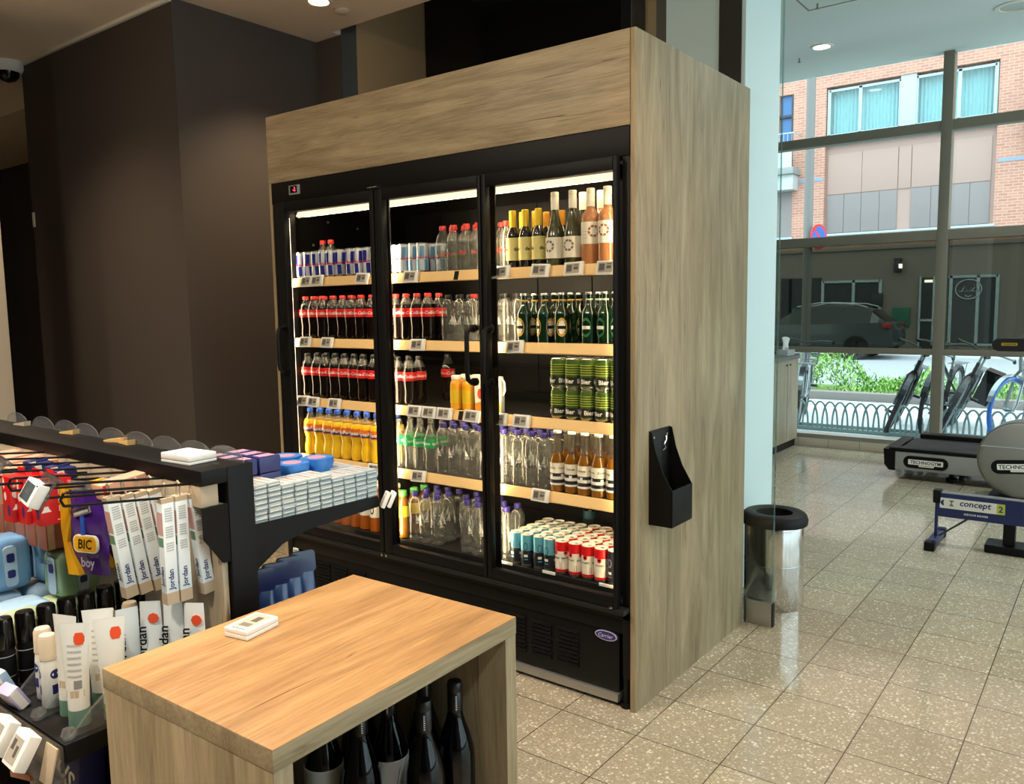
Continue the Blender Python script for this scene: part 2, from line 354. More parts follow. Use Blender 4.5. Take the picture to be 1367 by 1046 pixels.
def thing(name, label, cat, loc=(0, 0, 0), rot=(0, 0, 0), group=None):
    o = D.objects.new(name, None); COL.objects.link(o); o.location = loc; o.rotation_euler = rot; o.empty_display_size = .05
    return tag(o, label, cat, group)
def rr(w, h, r, n=5, cx=0, cy=0):
    """rounded rectangle outline"""
    out = []
    for sx, sy, a0 in ((1, 1, 0), (-1, 1, PI/2), (-1, -1, PI), (1, -1, 1.5*PI)):
        for k in range(n+1):
            a = a0+PI/2*k/n; out.append((cx+sx*(w/2-r)+r*math.cos(a), cy+sy*(h/2-r)+r*math.sin(a)))
    return out
def ell(a, b, n=28, cx=0, cy=0): return [(cx+a*math.cos(2*PI*k/n), cy+b*math.sin(2*PI*k/n)) for k in range(n)]
TXT = {}
def text_verts(s, size, bold=True, shear=0.0, sx=1.0):
    k = (s, size, shear, sx)
    if k in TXT: return TXT[k]
    c = D.curves.new('lettering', 'FONT'); c.body = s; c.size = size; c.align_x = 'CENTER'; c.align_y = 'CENTER'; c.resolution_u = 2
    if bold: c.offset = size*.02
    c.shear = shear
    o = D.objects.new('lettering', c); COL.objects.link(o)
    bpy.context.view_layer.update()
    me = D.meshes.new_from_object(o.evaluated_get(bpy.context.evaluated_depsgraph_get()))
    vs = [v.co.copy() for v in me.vertices]; fs = [list(p.vertices) for p in me.polygons]
    D.objects.remove(o); D.curves.remove(c); D.meshes.remove(me)
    if vs:
        cx = (min(v.x for v in vs)+max(v.x for v in vs))/2; cy = (min(v.y for v in vs)+max(v.y for v in vs))/2
        vs = [((v.x-cx)*sx, v.y-cy) for v in vs]
    TXT[k] = (vs, fs); return vs, fs
def text_on_cyl(mb, s, size, mat, r, z, rot=False, a0=0.0, shear=0.0, sx=1.0):
    """lettering wrapped on a cylinder about z, facing -y turned by a0"""
    vs, fs = text_verts(s, size, True, shear, sx); out = []
    for x, y in vs:
        if rot: x, y = -y, x
        a = x/r+a0; out.append(((r+.0006)*math.sin(a), -(r+.0006)*math.cos(a), z+y))
    mb.add(out, fs, mat)
def text_flat(mb, s, size, mat, T, rot=False, shear=0.0, sx=1.0):
    """lettering in the local xz plane facing -y"""
    vs, fs = text_verts(s, size, True, shear, sx)
    out = [((-y, 0, x) if rot else (x, 0, y)) for x, y in vs]
    mb.add(out, fs, mat, T)
def TR(x=0, y=0, z=0, rx=0, ry=0, rz=0, s=1.0):
    return Matrix.Translation((x, y, z)) @ Matrix.Rotation(rz, 4, 'Z') @ Matrix.Rotation(ry, 4, 'Y') @ Matrix.Rotation(rx, 4, 'X') @ Matrix.Scale(s, 4)
ORD = ['', 'first', 'second', 'third', 'fourth', 'fifth', 'sixth', 'seventh', 'eighth', 'ninth', 'tenth', 'eleventh', 'twelfth', 'thirteenth', 'fourteenth', 'fifteenth', 'sixteenth']

# ------------------------------------------------------------------ the setting
WY = 5.90            # inner face of the window wall
CZ, GZ = 3.20, 3.69  # shop and gym ceilings
def setting():
    struct(MB().box(-8, 5, -5.5, WY+.12, -.12, 0, 'floor').obj('floor'))
    # shop ceiling with trim, gym ceiling
    mb = MB(); mb.box(-8, -2.71, -5.5, 1.35, CZ, CZ+.6, 'ceiling_shop'); mb.box(-2.71, 5, -5.5, 1.05, CZ, CZ+.6, 'ceiling_shop'); struct(mb.obj('ceiling'))
    struct(MB().box(-8, 5, 1.05, WY+.12, GZ, GZ+.2, 'ceiling_gym').obj('ceiling_gym'))
    mb = MB(); mb.box(-4.86, -2.94, .085, .107, CZ-.022, CZ, 'offwhite', .003); struct(mb.obj('trim_1'))
    # gym ceiling hatch seams
    mb = MB()
    for a, b, c, d in ((-.722, -.71, 3.2, 4.062), (-.716, .4, 4.05, 4.062)): mb.box(a, b, c, d, GZ-.003, GZ, 'midgrey')
    struct(mb.obj('trim_2'))
    # the dark block left of the cooler: a convex corner and the wall behind
    struct(MB().box(-4.857, -2.944, .107, 2.6, 0, CZ, 'dark_wall').obj('wall_left'))
    struct(MB().box(-2.944, -2.71, 1.115, 1.35, 0, CZ, 'dark_wall').obj('wall_back'))
    # header and soffit of the passage left of the block, with the dark wall beyond
    struct(MB().box(-8, -4.857, .107, 1.02, 2.90, CZ, 'beige_wall').obj('wall_header'))
    struct(MB().box(-8, -4.857, 1.02, 1.14, 0, 2.90, 'dark_wall').obj('wall_passage'))
    struct(MB().box(-4.35, -3.83, -.70, -.50, 0, CZ, 'beige_wall', .004).obj('pillar'))
    # panels behind and above the cooler
    mb = MB(); mb.box(-2.71, -2.57, 1.12, 2.0, 0, GZ, 'slate'); mb.box(-2.5701, -2.566, 1.121, 2.0, 0, GZ, 'tan_panel'); struct(mb.obj('wall_pillar'))
    struct(MB().box(-2.56, -.86, 1.74, 1.86, 0, GZ, 'gloss_black').obj('wall_panel_black'))
    mb = MB(); mb.box(-.86, -.76, 1.42, 1.8, 0, GZ, 'matte_black'); struct(mb.obj('wall_panel_edge'))
    struct(MB().box(-.76, -.695, 1.5, 1.8, 0, GZ, 'tan_panel').obj('wall_panel_tan'))
    struct(MB().box(-.695, -.545, 1.5, 1.8, 0, GZ, 'brown_panel').obj('wall_panel_brown'))
    struct(MB().box(-.545, -.312, 1.49, 1.8, 0, GZ, 'slate').obj('wall_panel_slate'))
    struct(MB().box(-.312, -.20, 1.415, 1.56, 0, GZ, 'matte_black').obj('wall_column_edge'))
    struct(MB().box(-.60, -.18, 1.425, 1.905, 0, GZ, 'white_wall').obj('wall_column'))
    # outer walls
    struct(MB().box(-8.1, -8, -5.5, WY, 0, GZ, 'dark_wall').obj('wall_west'))
    mb = MB(); mb.box(5, 5.1, -5.5, -2.5, 0, GZ, 'white_wall'); mb.box(5, 5.1, -2.5, WY, 0, .12, 'white_wall'); mb.box(5, 5.1, -2.5, WY, 3.62, GZ, 'white_wall'); struct(mb.obj('wall_east'))
    mb = MB()
    for y in (-2.455, -.9, .645, 2.4, 4.15, 5.85): mb.box(5, 5.1, y-.045, y+.045, .12, 3.62, 'mullion', .003)
    for z in (1.0, 2.06, 3.04): mb.box(5.01, 5.09, -2.5, WY, z-.04, z+.04, 'mullion', .003)
    fr2 = struct(mb.obj('window_2')); MB().box(5.04, 5.046, -2.5, WY, .12, 3.62, 'glass_clear').obj('pane', fr2)
    struct(MB().box(-8, 5, -5.6, -5.5, 0, GZ, 'dark_wall').obj('wall_south'))
    # window wall: posts, transoms, sill, panes
    mb = MB()
    xs = [-.045+1.9*k for k in range(-3, 3)]
    for x in xs:
        mb.box(x-.045, x+.045, WY, WY+.14, .10, GZ, 'mullion', .004)
    for z0, z1 in ((.958, 1.012), (2.02, 2.11), (3.00, 3.09)): mb.box(-8, 5, WY+.01, WY+.12, z0, z1, 'mullion', .003)
    mb.box(-8, 5, WY-.02, WY+.14, .085, .13, 'alu', .003)
    fr = struct(mb.obj('window_1'))
    for k, nm, mat in ((0, 'lower_pane', 'glass_clear'), (1, 'tinted_pane', 'glass_film'), (2, 'upper_pane', 'glass_clear'), (3, 'top_pane', 'glass_clear')):
        z0, z1 = ((.13, .958), (1.012, 2.02), (2.11, 3.0), (3.09, GZ))[k]
        mb = MB()
        for i in range(len(xs)+1):
            a = -8 if i == 0 else xs[i-1]+.045; b = 5 if i == len(xs) else xs[i]-.045
            mb.box(a, b, WY+.06, WY+.066, z0, z1, mat)
        mb.obj(nm, fr)
    mb = MB(); mb.box(-8, 5, WY-.025, WY+.1, 0, .085, 'beige_wall', .003)
    for k in range(40): mb.box(-7+k*.3, -6.996+k*.3, WY-.0265, WY-.024, 0, .085, 'midgrey')
    struct(mb.obj('baseboard_window'))
    # frameless glass stub beside the cooler, on its metal shoe
    t = struct(MB().box(-.6, .128, 1.055, 1.067, .115, CZ, 'glass_clear').obj('partition_glass'))
    MB().box(.1285, .1305, 1.054, 1.068, .115, CZ, 'glass_edge').obj('glass_edge', t)
    mb = MB(); mb.box(.001, .130, 1.045, 1.077, 0, .115, 'steel', .003); mb.box(.130, .134, 1.046, 1.076, .002, .113, 'black'); mb.obj('floor_shoe', t)
setting()

# ------------------------------------------------------------------ the cooler and its oak housing
CX0, CX1 = -2.006, 0.0
SH = [1.628, 1.336, 1.046, .758, .430]      # where the goods stand, top shelf first
def housing():
    t = thing('cooler_housing', 'tall oak surround built around the black drinks cooler', 'cabinet')
    mb = MB(); mb.box(-.02, 0, 0, 1.028, 0, 2.40, 'oak_v', .0012); mb.obj('side_panel', t)
    mb = MB(); mb.box(CX0, CX0+.02, 0, 1.028, 0, 2.086, 'oak_v', .0012); mb.obj('side_panel', t)
    mb = MB(); mb.box(CX0, -.0215, -.002, .018, 2.086, 2.40, 'oak_x', .0012); mb.obj('fascia', t)
    mb = MB(); mb.box(CX0, CX0+.02, .02, 1.028, 2.086, 2.40, 'oak_v'); mb.box(CX0+.02, -.021, .02, 1.028, 2.36, 2.38, 'oak_x'); mb.obj('top_panel', t)
def cooler():
    t = thing('drinks_cooler', 'black three-door glass drinks cooler with lit shelves', 'refrigerator')
    x0, x1 = CX0+.022, -.022
    # carcass: side walls, back, floor of the well, top
    mb = MB()
    mb.box(x0, x0+.045, .03, .90, .12, 2.06, 'interior_side'); mb.box(x1-.04, x1, .03, .90, .12, 2.06, 'interior_side')
    mb.box(x0, x1, .86, .90, .12, 2.06, 'interior')
    mb.box(x0+.045, x1-.04, .035, .86, .36, .402, 'interior'); mb.box(x0+.045, x1-.04, .05, .86, 1.99, 2.06, 'interior')
    # back panel seams and bolts on the left wall
    for k in range(1, 6): mb.box(x0+k*.32, x0+k*.32+.004, .857, .861, .4, 1.99, 'black')
    for y, z in ((.12, 1.93), (.3, 1.92), (.5, 1.9), (.2, 1.80), (.62, 1.87)): mb.cyl((x0+.044, y, z), (x0+.05, y, z), .006, 'bolt', 10)
    mb.obj('carcass', t, smooth=True)
    # header with thermometer
    mb = MB(); mb.box(x0, x1, -.004, .05, 1.985, 2.084, 'soft_black', .004); mb.box(x0, x1, .05, .5, 2.06, 2.084, 'black'); h = mb.obj('header', t)
    mb = MB(); mb.box(-1.845, -1.765, -.009, -.003, 2.018, 2.062, 'grey', .003); mb.box(-1.832, -1.782, -.0105, -.008, 2.026, 2.057, 'gloss_black')
    d = mb.obj('thermometer', h)
    mb = MB(); text_flat(mb, '-2', .026, 'led_red', TR(-1.802, -.0112, 2.042)); mb.obj('digits', d)
    # outer posts and gaskets
    mb = MB(); mb.box(x0, x0+.04, 0, .045, .12, 1.985, 'soft_black', .004); mb.box(x1-.03, x1, 0, .045, .12, 1.985, 'soft_black', .004)
    mb.box(x0, x1, .0, .05, .34, .40, 'soft_black', .004); mb.obj('door_surround', t)
    # lower fascia, ledge, grille, plinth
    mb = MB(); mb.box(x0, x1, -.045, .03, .372, .392, 'charcoal', .006); mb.obj('door_ledge', t)
    mb = MB(); mb.box(x0, x1, .004, .05, .285, .37, 'soft_black', .004); mb.box(x0+.02, x1-.05, .012, .05, .055, .284, 'black', .004); mb.obj('lower_fascia', t)
    for gx in (-1.90, -.72):
        mb = MB()
        for c in range(4):
            for r_ in range(9):
                a = gx+c*.125; z = .105+r_*.0165
                mb.box(a, a+.098, .004, .0135, z, z+.0075, 'matte_black', T=None); mb.box(a, a+.098, .008, .0145, z+.0075, z+.0105, 'charcoal')
        mb.obj('vent_grille', t)
    mb = MB(); mb.box(x0+.03, x1-.05, .0, .06, .018, .05, 'alu', .003); mb.obj('plinth', t)
    for fx in (x0+.06, -.6, -1.3, -.05):
        MB().lathe([(.026, 0), (.026, .012), (.014, .016), (.014, .12)], 'black', 14, T=TR(fx, .045 if fx != -.05 else .03, 0)).obj('foot', t)
    # maker's oval
    mb = MB(); mb.prism(ell(.047, .019, 30, -.126, .262), .0065, .0125, 'lavender', 'xz'); mb.prism(ell(.0425, .0155, 30, -.126, .262), .0055, .0125, 'oval_blue', 'xz')
    text_flat(mb, 'Carrier', .021, 'lavender', TR(-.126, .0050, .262), shear=.3); mb.obj('maker_badge', t)
    mb = MB(); mb.box(-1.945, -1.905, .0, .005, .19, .285, 'label_white'); mb.box(-1.94, -1.91, -.0006, .001, .215, .245, 'grey'); mb.box(-1.94, -1.91, -.0006, .001, .255, .278, 'pack_green'); mb.obj('energy_sticker', t)
    # shelves with price rails
    for i, z in enumerate(SH[:4]):
        mb = MB(); mb.box(x0+.046, x1-.041, .075, .80, z-.012, z-.001, 'charcoal'); s = mb.obj('shelf', t)
        for bx in (-1.28, -.67): mb = None
        mb = MB()
        pr = [(.052, z-.040), (.047, z-.036), (.058, z+.002), (.062, z+.003), (.076, z-.003), (.076, z-.014), (.060, z-.02), (.056, z-.040)]
        mb.prism(pr, x0+.047, x1-.042, 'rail_cream', 'yz'); mb.obj('price_rail', s)
        mb = MB(); mb.prism([(.0775, z-.0145), (.094, z-.0145), (.0775, z-.031)], x0+.06, x1-.055, 'fill_glow', 'yz'); mb.box(x0+.06, x1-.055, .0755, .0774, z-.036, z-.0142, 'rail_cream'); mb.obj('lamp_strip', s)  # hidden glowing strip added under each shelf to light the goods evenly
    mb = MB(); mb.box(x0+.046, x1-.041, .062, .85, .403, .428, 'charcoal'); mb.box(x0+.047, x1-.042, .052, .062, .404, .434, 'charcoal', .002); mb.obj('shelf', t)
    for z, xs_ in ((SH[0], (-.859,)), (SH[2], (-.852,))):
        for x in xs_: MB().prism([(.049, z-.037), (.046, z-.035), (.0565, z+.0), (.059, z)], x-.012, x+.012, 'matte_black', 'yz').obj('rail_divider', t)
    # lamps: top strip and upright strips behind the door posts
    mb = MB(); mb.prism([(.070, 1.948), (.058, 1.928), (.072, 1.922), (.11, 1.948)], x0+.10, x1-.045, 'led_top', 'yz'); mb.box(x0+.06, x1-.045, .05, .12, 1.949, 1.99, 'charcoal'); mb.prism([(.1105, 1.9485), (.128, 1.9485), (.1105, 1.928)], x0+.10, x1-.055, 'fill_glow', 'yz'); mb.obj('lamp_strip', t)  # last prism: hidden glowing strip added behind the visible lamp for brightness
    for x, sides in ((-1.925, (1,)), (-1.237, (1, -1)), (-.652, (1, -1)), (-.070, (-1,))):
        mb = MB()
        mb.box(x-.020, x+.020, .028, .035, .42, 1.98, 'black')
        if len(sides) == 1: mb.box(x-sides[0]*.001, x-sides[0]*.004, .035, .085, .42, 1.98, 'black')  # unseen fin added to keep the end strips' light off the side wall
        for sd in sides:
            # emitting face turned inward and away from the doors
            mb.prism([(x+sd*.0005, .0462), (x+sd*.0185, .0365), (x+sd*.0005, .0355)], .44, 1.92, 'led', 'xy')
        mb.obj('lamp_strip', t)
    # three doors
    for (a, b, la, lb, hx) in ((-1.905, -1.240, .058, .026, -1.868), (-1.234, -.650, .046, .016, -.690), (-.645, -.052, .020, .014, -.607)):
        mb = MB(); y0, y1 = -.042, -.012; z0, z1 = .395, 1.982
        mb.box(a, a+la, y0, y1, z0, z1, 'soft_black', .004); mb.box(b-lb, b, y0, y1, z0, z1, 'soft_black', .004)
        mb.box(a+la, b-lb, y0, y1, z1-.045, z1, 'soft_black', .004); mb.box(a+la, b-lb, y0, y1, z0, z0+.042, 'soft_black', .004)
        d = mb.obj('door', t)
        MB().box(a+la-.002, b-lb+.002, -.030, -.024, z0+.04, z1-.043, 'glass_door').obj('pane', d)
        mb = MB(); z = 1.395
        mb.tube([(hx, -.04, z), (hx, -.066, z+.002), (hx, -.086, z-.012), (hx, -.090, z-.035), (hx, -.090, z-.175), (hx, -.086, z-.198), (hx, -.066, z-.212), (hx, -.04, z-.21)], .0095, 'black', 10)
        mb.cyl((hx, -.036, z), (hx, -.052, z), .016, 'black', 14); mb.cyl((hx, -.036, z-.21), (hx, -.052, z-.21), .016, 'black', 14)
        mb.obj('handle', d)
    for x in (-1.25, -1.222):
        mb = MB(); mb.box(x-.016, x+.016, -.05, -.004, 1.984, 1.994, 'chrome', .002); mb.obj('hinge', t); mb = MB(); mb.box(x-.004, x+.006, -.05, -.042, .378, .394, 'chrome', .002); mb.obj('hinge', t)
    mb = MB(); mb.box(-.08, -.066, -.052, -.042, .394, .402, 'chrome', .002); mb.obj('hinge', t)
housing(); cooler()

def receipt_box():
    t = thing('wall_bin', 'small black open-topped bin hung on the oak side panel', 'bin', (.0, .10, .68))
    mb = MB()   # local x out from the panel, y along it
    mb.box(.0005, .004, 0, .165, .0, .345, 'black', .0015)
    side = [(.0005, 0), (.092, .005), (.094, .135), (.055, .20), (.028, .27), (.012, .34), (.0005, .345)]
    mb.prism([(a, b) for a, b in side], 0, .003, 'black', 'xz'); mb.prism(side, .162, .165, 'black', 'xz')
    mb.box(.0005, .092, .003, .162, 0, .005, 'black')
    mb.box(.090, .095, 0, .165, .003, .137, 'soft_black', .001)
    mb.obj('shell', t)
    for y in (.03, .135): MB().cyl((.004, y, .318), (.0065, y, .318), .005, 'chrome', 10).obj('screw', t)
    mb = MB(); mb.tube([(.006, .128, .312), (.012, .118, .298), (.010, .105, .285), (.012, .112, .270), (.008, .098, .262)], .0022, 'steel', 6); mb.obj('chain', t)
receipt_box()

# ------------------------------------------------------------------ drinks
KIT = {}
def kit(kind):
    """list of (part name, mesh, label) of one drink, built once and shared by its copies"""
    if kind in KIT: return KIT[kind]
    P = []
    def part(name, mb, label=None): P.append((name, mb.mesh(kind+'_'+name), label))
    def can(r, h, body, neck=.9, lid='can_metal', bands=None):
        nr = r*neck; b = MB(); zs = [(r*.84, 0), (r*.88, .0015), (r*.98, .008), (r, .012)]; mats = ['can_metal']*3
        cur = .012
        for z, m_ in (bands or [(h-.012, body)]):
            zs.append((r, min(z, h-.012))); mats.append(m_); cur = z
        zs += [(nr+.0012, h-.004), (nr+.0016, h-.001), (nr, h)]; mats += [mats[-1], lid, lid]
        b.lathe(zs, body, 20, mats=mats, cap=False); b.add([(0, 0, .004)]+[(r*.84*math.cos(2*PI*k/20), r*.84*math.sin(2*PI*k/20), 0) for k in range(20)], [(0, 1+(k+1) % 20, 1+k) for k in range(20)], 'can_metal')
        part('body', b)
        l = MB(); l.lathe([(nr-.0005, h-.001), (nr-.003, h-.0045), (.001, h-.0045)], lid, 20, cap=False); l.prism(rr(.016, .012, .005, 3, .004, 0), h-.0044, h-.0028, 'steel', 'xy'); part('lid', l)
    def bottle(prof, mat, mats=None, n=22): b = MB(); b.lathe(prof, mat, n, mats=mats); part('body', b); return b
    def cap(r, z0, z1, mat, ridges=True):
        b = MB(); b.lathe([(r, z0), (r*1.02, z0+.002), (r, z1-.003), (r*.9, z1)], mat, 18); part('cap', b)
    def band(r, z0, z1, mat, txt=None, size=.02, tmat='label_white', rot=False, shear=0.0, reps=3, extra=None, sx=1.0):
        b = MB(); b.lathe([(r, z0), (r+.0004, z0+.0005), (r+.0004, z1-.0005), (r, z1)], mat, 24, cap=False)
        if extra: extra(b)
        if txt:
            for k in range(reps): text_on_cyl(b, txt, size, tmat, r+.0006, (z0+z1)/2, rot, 2*PI*k/reps, shear, sx)
        part('label', b)
    if kind in ('energy_blue', 'energy_pale'):
        r, h = .0262, .129; can(r, h, 'rb_silver')
        b = MB(); main = 'rb_blue' if kind == 'energy_blue' else 'sf_blue'
        for k in range(8):   # chequered blue fields slanting across the silver
            a0, a1 = 2*PI*k/8, 2*PI*(k+1)/8; top = k % 2 == 0
            z0, z1 = (.060, .115) if top else (.013, .058)
            sl = .10 if top else -.10
            b.grid(lambda u, v: ((r+.0004)*math.sin(a0+(a1-a0)*u+sl*v), -(r+.0004)*math.cos(a0+(a1-a0)*u+sl*v), z0+(z1-z0)*v), 6, 3, main)
        for k in range(4): text_on_cyl(b, 'Red Bull', .0125, 'red', r+.0006, .066, False, 2*PI*k/4+.3)
        part('label', b)
    elif kind == 'water_red':
        bottle([(.026, 0), (.031, .005), (.031, .03), (.029, .045), (.031, .06), (.031, .12), (.027, .145), (.016, .163), (.0125, .172), (.0125, .180)], 'pet'); cap(.0145, .173, .192, 'cap_red'); band(.0312, .062, .09, 'pink_print' if 0 else 'pet', 'Spa', .018, 'cap_red', reps=3)
    elif kind == 'wine_small':
        bottle([(.025, 0), (.0275, .004), (.0275, .125), (.024, .14), (.014, .158), (.0125, .165), (.0125, .2)], 'wine_dark'); b = MB(); b.lathe([(.0138, .158), (.0138, .222), (.012, .224)], 'cap_yellow', 18); part('capsule', b)
        def ex(b): b.lathe([(.0280, .035), (.0280, .047)], 'cap_yellow', 24, cap=False); b.lathe([(.02815, .037), (.02815, .041)], 'pack_green', 24, cap=False)
        band(.0278, .03, .118, 'label_yellow', 'de', .02, 'black', extra=ex, reps=4)
    elif kind == 'wine_small_orange':
        bottle([(.025, 0), (.0275, .004), (.0275, .125), (.024, .14), (.014, .158), (.0125, .165), (.0125, .2)], 'wine_dark'); b = MB(); b.lathe([(.0138, .158), (.0138, .214), (.012, .216)], 'cap_orange', 18); part('capsule', b)
        band(.0278, .03, .118, 'label_yellow')
    elif kind in ('wine_white', 'wine_rose'):
        g = 'wine_green' if kind == 'wine_white' else 'rose'
        if kind == 'wine_white': pf = [(.033, 0), (.0365, .005), (.0365, .10), (.034, .125), (.022, .165), (.0145, .195), (.0135, .21), (.0135, .25)]
        else: pf = [(.032, 0), (.036, .005), (.036, .165), (.034, .178), (.024, .195), (.0155, .205), (.0135, .215), (.0135, .25)]
        bottle(pf, g, n=26); b = MB(); b.lathe([(.0152, .212), (.0152, .276), (.0135, .2785)], 'cap_white', 20); b.lathe([(.0154, .262), (.0154, .263)], 'label_grey', 20, cap=False); part('capsule', b)
        z0, z1 = (.03, .108) if kind == 'wine_white' else (.075, .155); r = pf[1][0]+.0003
        def ex(b):
            for k in range(2):
                c = PI*k+.55
                for j in range(8):
                    a = 2*PI*j/8; b.grid(lambda u, v: ((r+.0008)*math.sin(c+(.014+.008*v)/r*math.cos(a+.6*u)), -(r+.0008)*math.cos(c+(.014+.008*v)/r*math.cos(a+.6*u)), (z0+z1)/2+.006+(.014+.008*v)*math.sin(a+.6*u)), 4, 2, 'midgrey' if kind == 'wine_white' else 'brown_box')
                for j in range(3): b.grid(lambda u, v: ((r+.0008)*math.sin(c-1.15+.5*u), -(r+.0008)*math.cos(c-1.15+.5*u), z0+.02+j*.012+.0022*v), 5, 2, 'label_grey')
        band(r, z0, z1, 'label_cream', extra=ex)
    elif kind in ('cola', 'cola_zero'):
        z = kind == 'cola_zero'; h = .216 if z else .206
        pf = [(.022, 0), (.0275, .004), (.0315, .02), (.0295, .045), (.0285, .06), (.0315, .09), (.0322, .105), (.0322, .142), (.028, .16), (.018, .182), (.0125, .192), (.0125, h-.012)]
        pf = [(r, q*h/.206 if q < .19 else q+(h-.206)) for r, q in pf]
        bottle(pf, 'cola', ['cola']*8+['pet_neck']*3); cap(.0148, h-.015, h, 'cap_black' if z else 'cap_red')
        k = h/.206; band(.0326, .105*k, .142*k, 'coke_red', 'Coca-Cola', .019, 'label_white', shear=.25, reps=3)
    elif kind in ('water_dark', 'water_purple', 'water_redcap'):
        h = .222 if kind == 'water_purple' else .196
        k = h/.222
        pf = [(.026, 0), (.0305, .004), (.0305, .022), (.0285, .026), (.0305, .030), (.0305, .05), (.0285, .075), (.0285, .11), (.031, .125), (.031, .165), (.027, .185), (.017, .198), (.0125, .203), (.0125, .210)]
        bottle([(r, z*k) for r, z in pf], 'pet'); cap(.0145, (.203)*k, h, {'water_dark': 'cap_black', 'water_purple': 'cap_purple', 'water_redcap': 'cap_red'}[kind])
        b = MB()
        for j in range(3):
            a = 2*PI*j/3-.5
            text_on_cyl(b, 'SPA', .013, 'label_white', .0292, .085*k, False, a)
            b.grid(lambda u, v: (.0294*math.sin(a-.3+.5*u*(1-v)), -.0294*math.cos(a-.3+.5*u*(1-v)), (.092+.03*v)*k), 5, 3, 'label_white')
        part('print', b)
    elif kind in ('beer_gold', 'beer_white'):
        pf = [(.027, 0), (.0305, .004), (.0305, .11), (.028, .122), (.016, .142), (.0145, .16), (.0125, .18), (.0135, .184), (.0135, .189)]
        bottle(pf, 'beer_green'); cap(.0155, .184, .193, 'cap_green' if 0 else 'steel')
        b = MB()
        for j in range(3):
            c = 2*PI*j/3
            for (ra, rz, m_, off) in ((.021, .036, 'beer_label' if kind == 'beer_gold' else 'beer_label_green', .0004), (.015, .026, 'label_cream' if kind == 'beer_gold' else 'beer_green', .0007)):
                r = .0305+off; pts = [(0, 0)]+ell(ra, rz, 20)
                b.add([(r*math.sin(c+x/r), -r*math.cos(c+x/r), .062+z) for x, z in pts], [(0, 1+k, 1+(k+1) % 20) for k in range(20)], m_)
            b.grid(lambda u, v: (.0316*math.sin(c-.55+1.1*u), -.0316*math.cos(c-.55+1.1*u), .056+.012*v), 6, 2, 'black' if kind == 'beer_gold' else 'label_white')
        b.lathe([(.0151, .150), (.0139, .168)], 'beer_label' if kind == 'beer_gold' else 'label_white', 18, cap=False)
        part('label', b)
    elif kind == 'beer_can':
        r, h = .0325, .117; can(r, h, 'can_green', .86)
        b = MB(); b.lathe([(r+.0004, .016), (r+.0004, .048)], 'can_dark', 24, cap=False)
        for j in range(4): text_on_cyl(b, 'Bier', .024, 'label_white', r+.0008, .032, False, 2*PI*j/4)
        for j in range(5): b.lathe([(r+.0003, .056+j*.009), (r+.0003, .058+j*.009)], 'lime', 24, cap=False)
        part('label', b)
    elif kind == 'juice':
        bottle([(.023, 0), (.0265, .004), (.0265, .105), (.024, .118), (.018, .128), (.018, .136)], 'juice'); cap(.021, .128, .146, 'cap_white'); band(.0267, .03, .085, 'cap_yellow')
    elif kind == 'fanta':
        pf = [(.024, 0), (.029, .004), (.0325, .02), (.0325, .045), (.027, .07), (.026, .085), (.0325, .11), (.033, .13), (.033, .155), (.027, .178), (.016, .200), (.0125, .208), (.0125, .218)]
        bottle(pf, 'fanta', ['fanta']*9+['pet_neck']*3); cap(.0148, .213, .231, 'cap_blue')
        def ex(b): b.lathe([(.0337, .118), (.0337, .13)], 'navy', 24, cap=False)
        band(.0332, .113, .155, 'fanta_label', 'Fanta', .024, 'label_white', extra=ex, reps=4, shear=.1)
    elif kind == 'lemon_lime':
        pf = [(.022, 0), (.0275, .004), (.031, .02), (.029, .05), (.0285, .07), (.0315, .10), (.032, .11), (.032, .145), (.028, .162), (.018, .185), (.0125, .198), (.0125, .21)]
        bottle(pf, 'pet'); cap(.0145, .206, .222, 'pet_neck'); band(.0324, .108, .146, 'green_label', '7UP' if 0 else 'sprite', .018, 'label_white', reps=4)
    elif kind == 'corona':
        pf = [(.026, 0), (.0295, .004), (.0295, .115), (.027, .13), (.017, .152), (.0155, .17), (.013, .225), (.014, .229), (.014, .234)]
        bottle(pf, 'amber', ['amber']*4+['corona_neck']*4); cap(.0158, .229, .239, 'cap_white')
        b = MB()
        for z0, z1, m_ in ((.027, .075, 'slim_dark'), (.0751, .115, 'label_cream'), (.05, .062, 'label_white'), (.028, .036, 'label_white')): b.lathe([(.0297+(.0003 if m_ == 'label_white' else 0), z0), (.0297+(.0003 if m_ == 'label_white' else 0), z1)], m_, 22, cap=False)
        for j in range(4): text_on_cyl(b, 'Corona', .011, 'black', .0299, .096, False, 2*PI*j/4); b.grid(lambda u, v: (.0299*math.sin(2*PI*j/4-.2+.4*u), -.0299*math.cos(2*PI*j/4-.2+.4*u), .062+.009*v), 4, 2, 'label_white')
        part('label', b)
    elif kind == 'icetea':
        pf = [(.027, 0), (.0315, .004), (.0315, .05), (.03, .075), (.0315, .10), (.0315, .15), (.026, .175), (.015, .195), (.0125, .202), (.0125, .21)]
        bottle(pf, 'icetea'); cap(.0148, .204, .222, 'offwhite')
        def ex(b):
            for j in range(3):
                c = 2*PI*j/3
                b.grid(lambda u, v: ((.0326)*math.sin(c+.35*math.sin(2*PI*u)*(.6+.4*v)), -(.0326)*math.cos(c+.35*math.sin(2*PI*u)*(.6+.4*v)), .105+.02*math.cos(2*PI*u)*(.6+.4*v)), 14, 2, 'black')
        band(.0318, .07, .145, 'label_cream', extra=ex)
    elif kind == 'lemon_green':
        pf = [(.027, 0), (.0315, .004), (.0315, .05), (.03, .075), (.0315, .10), (.0315, .14), (.027, .165), (.018, .185), (.0165, .19), (.0165, .198)]
        bottle(pf, 'amber'); cap(.019, .192, .218, 'cap_green'); band(.0318, .10, .15, 'cap_yellow')
    elif kind in ('slim_blue', 'slim_red', 'slim_black'):
        r, h = (.0285 if kind == 'slim_red' else .0265, .134)
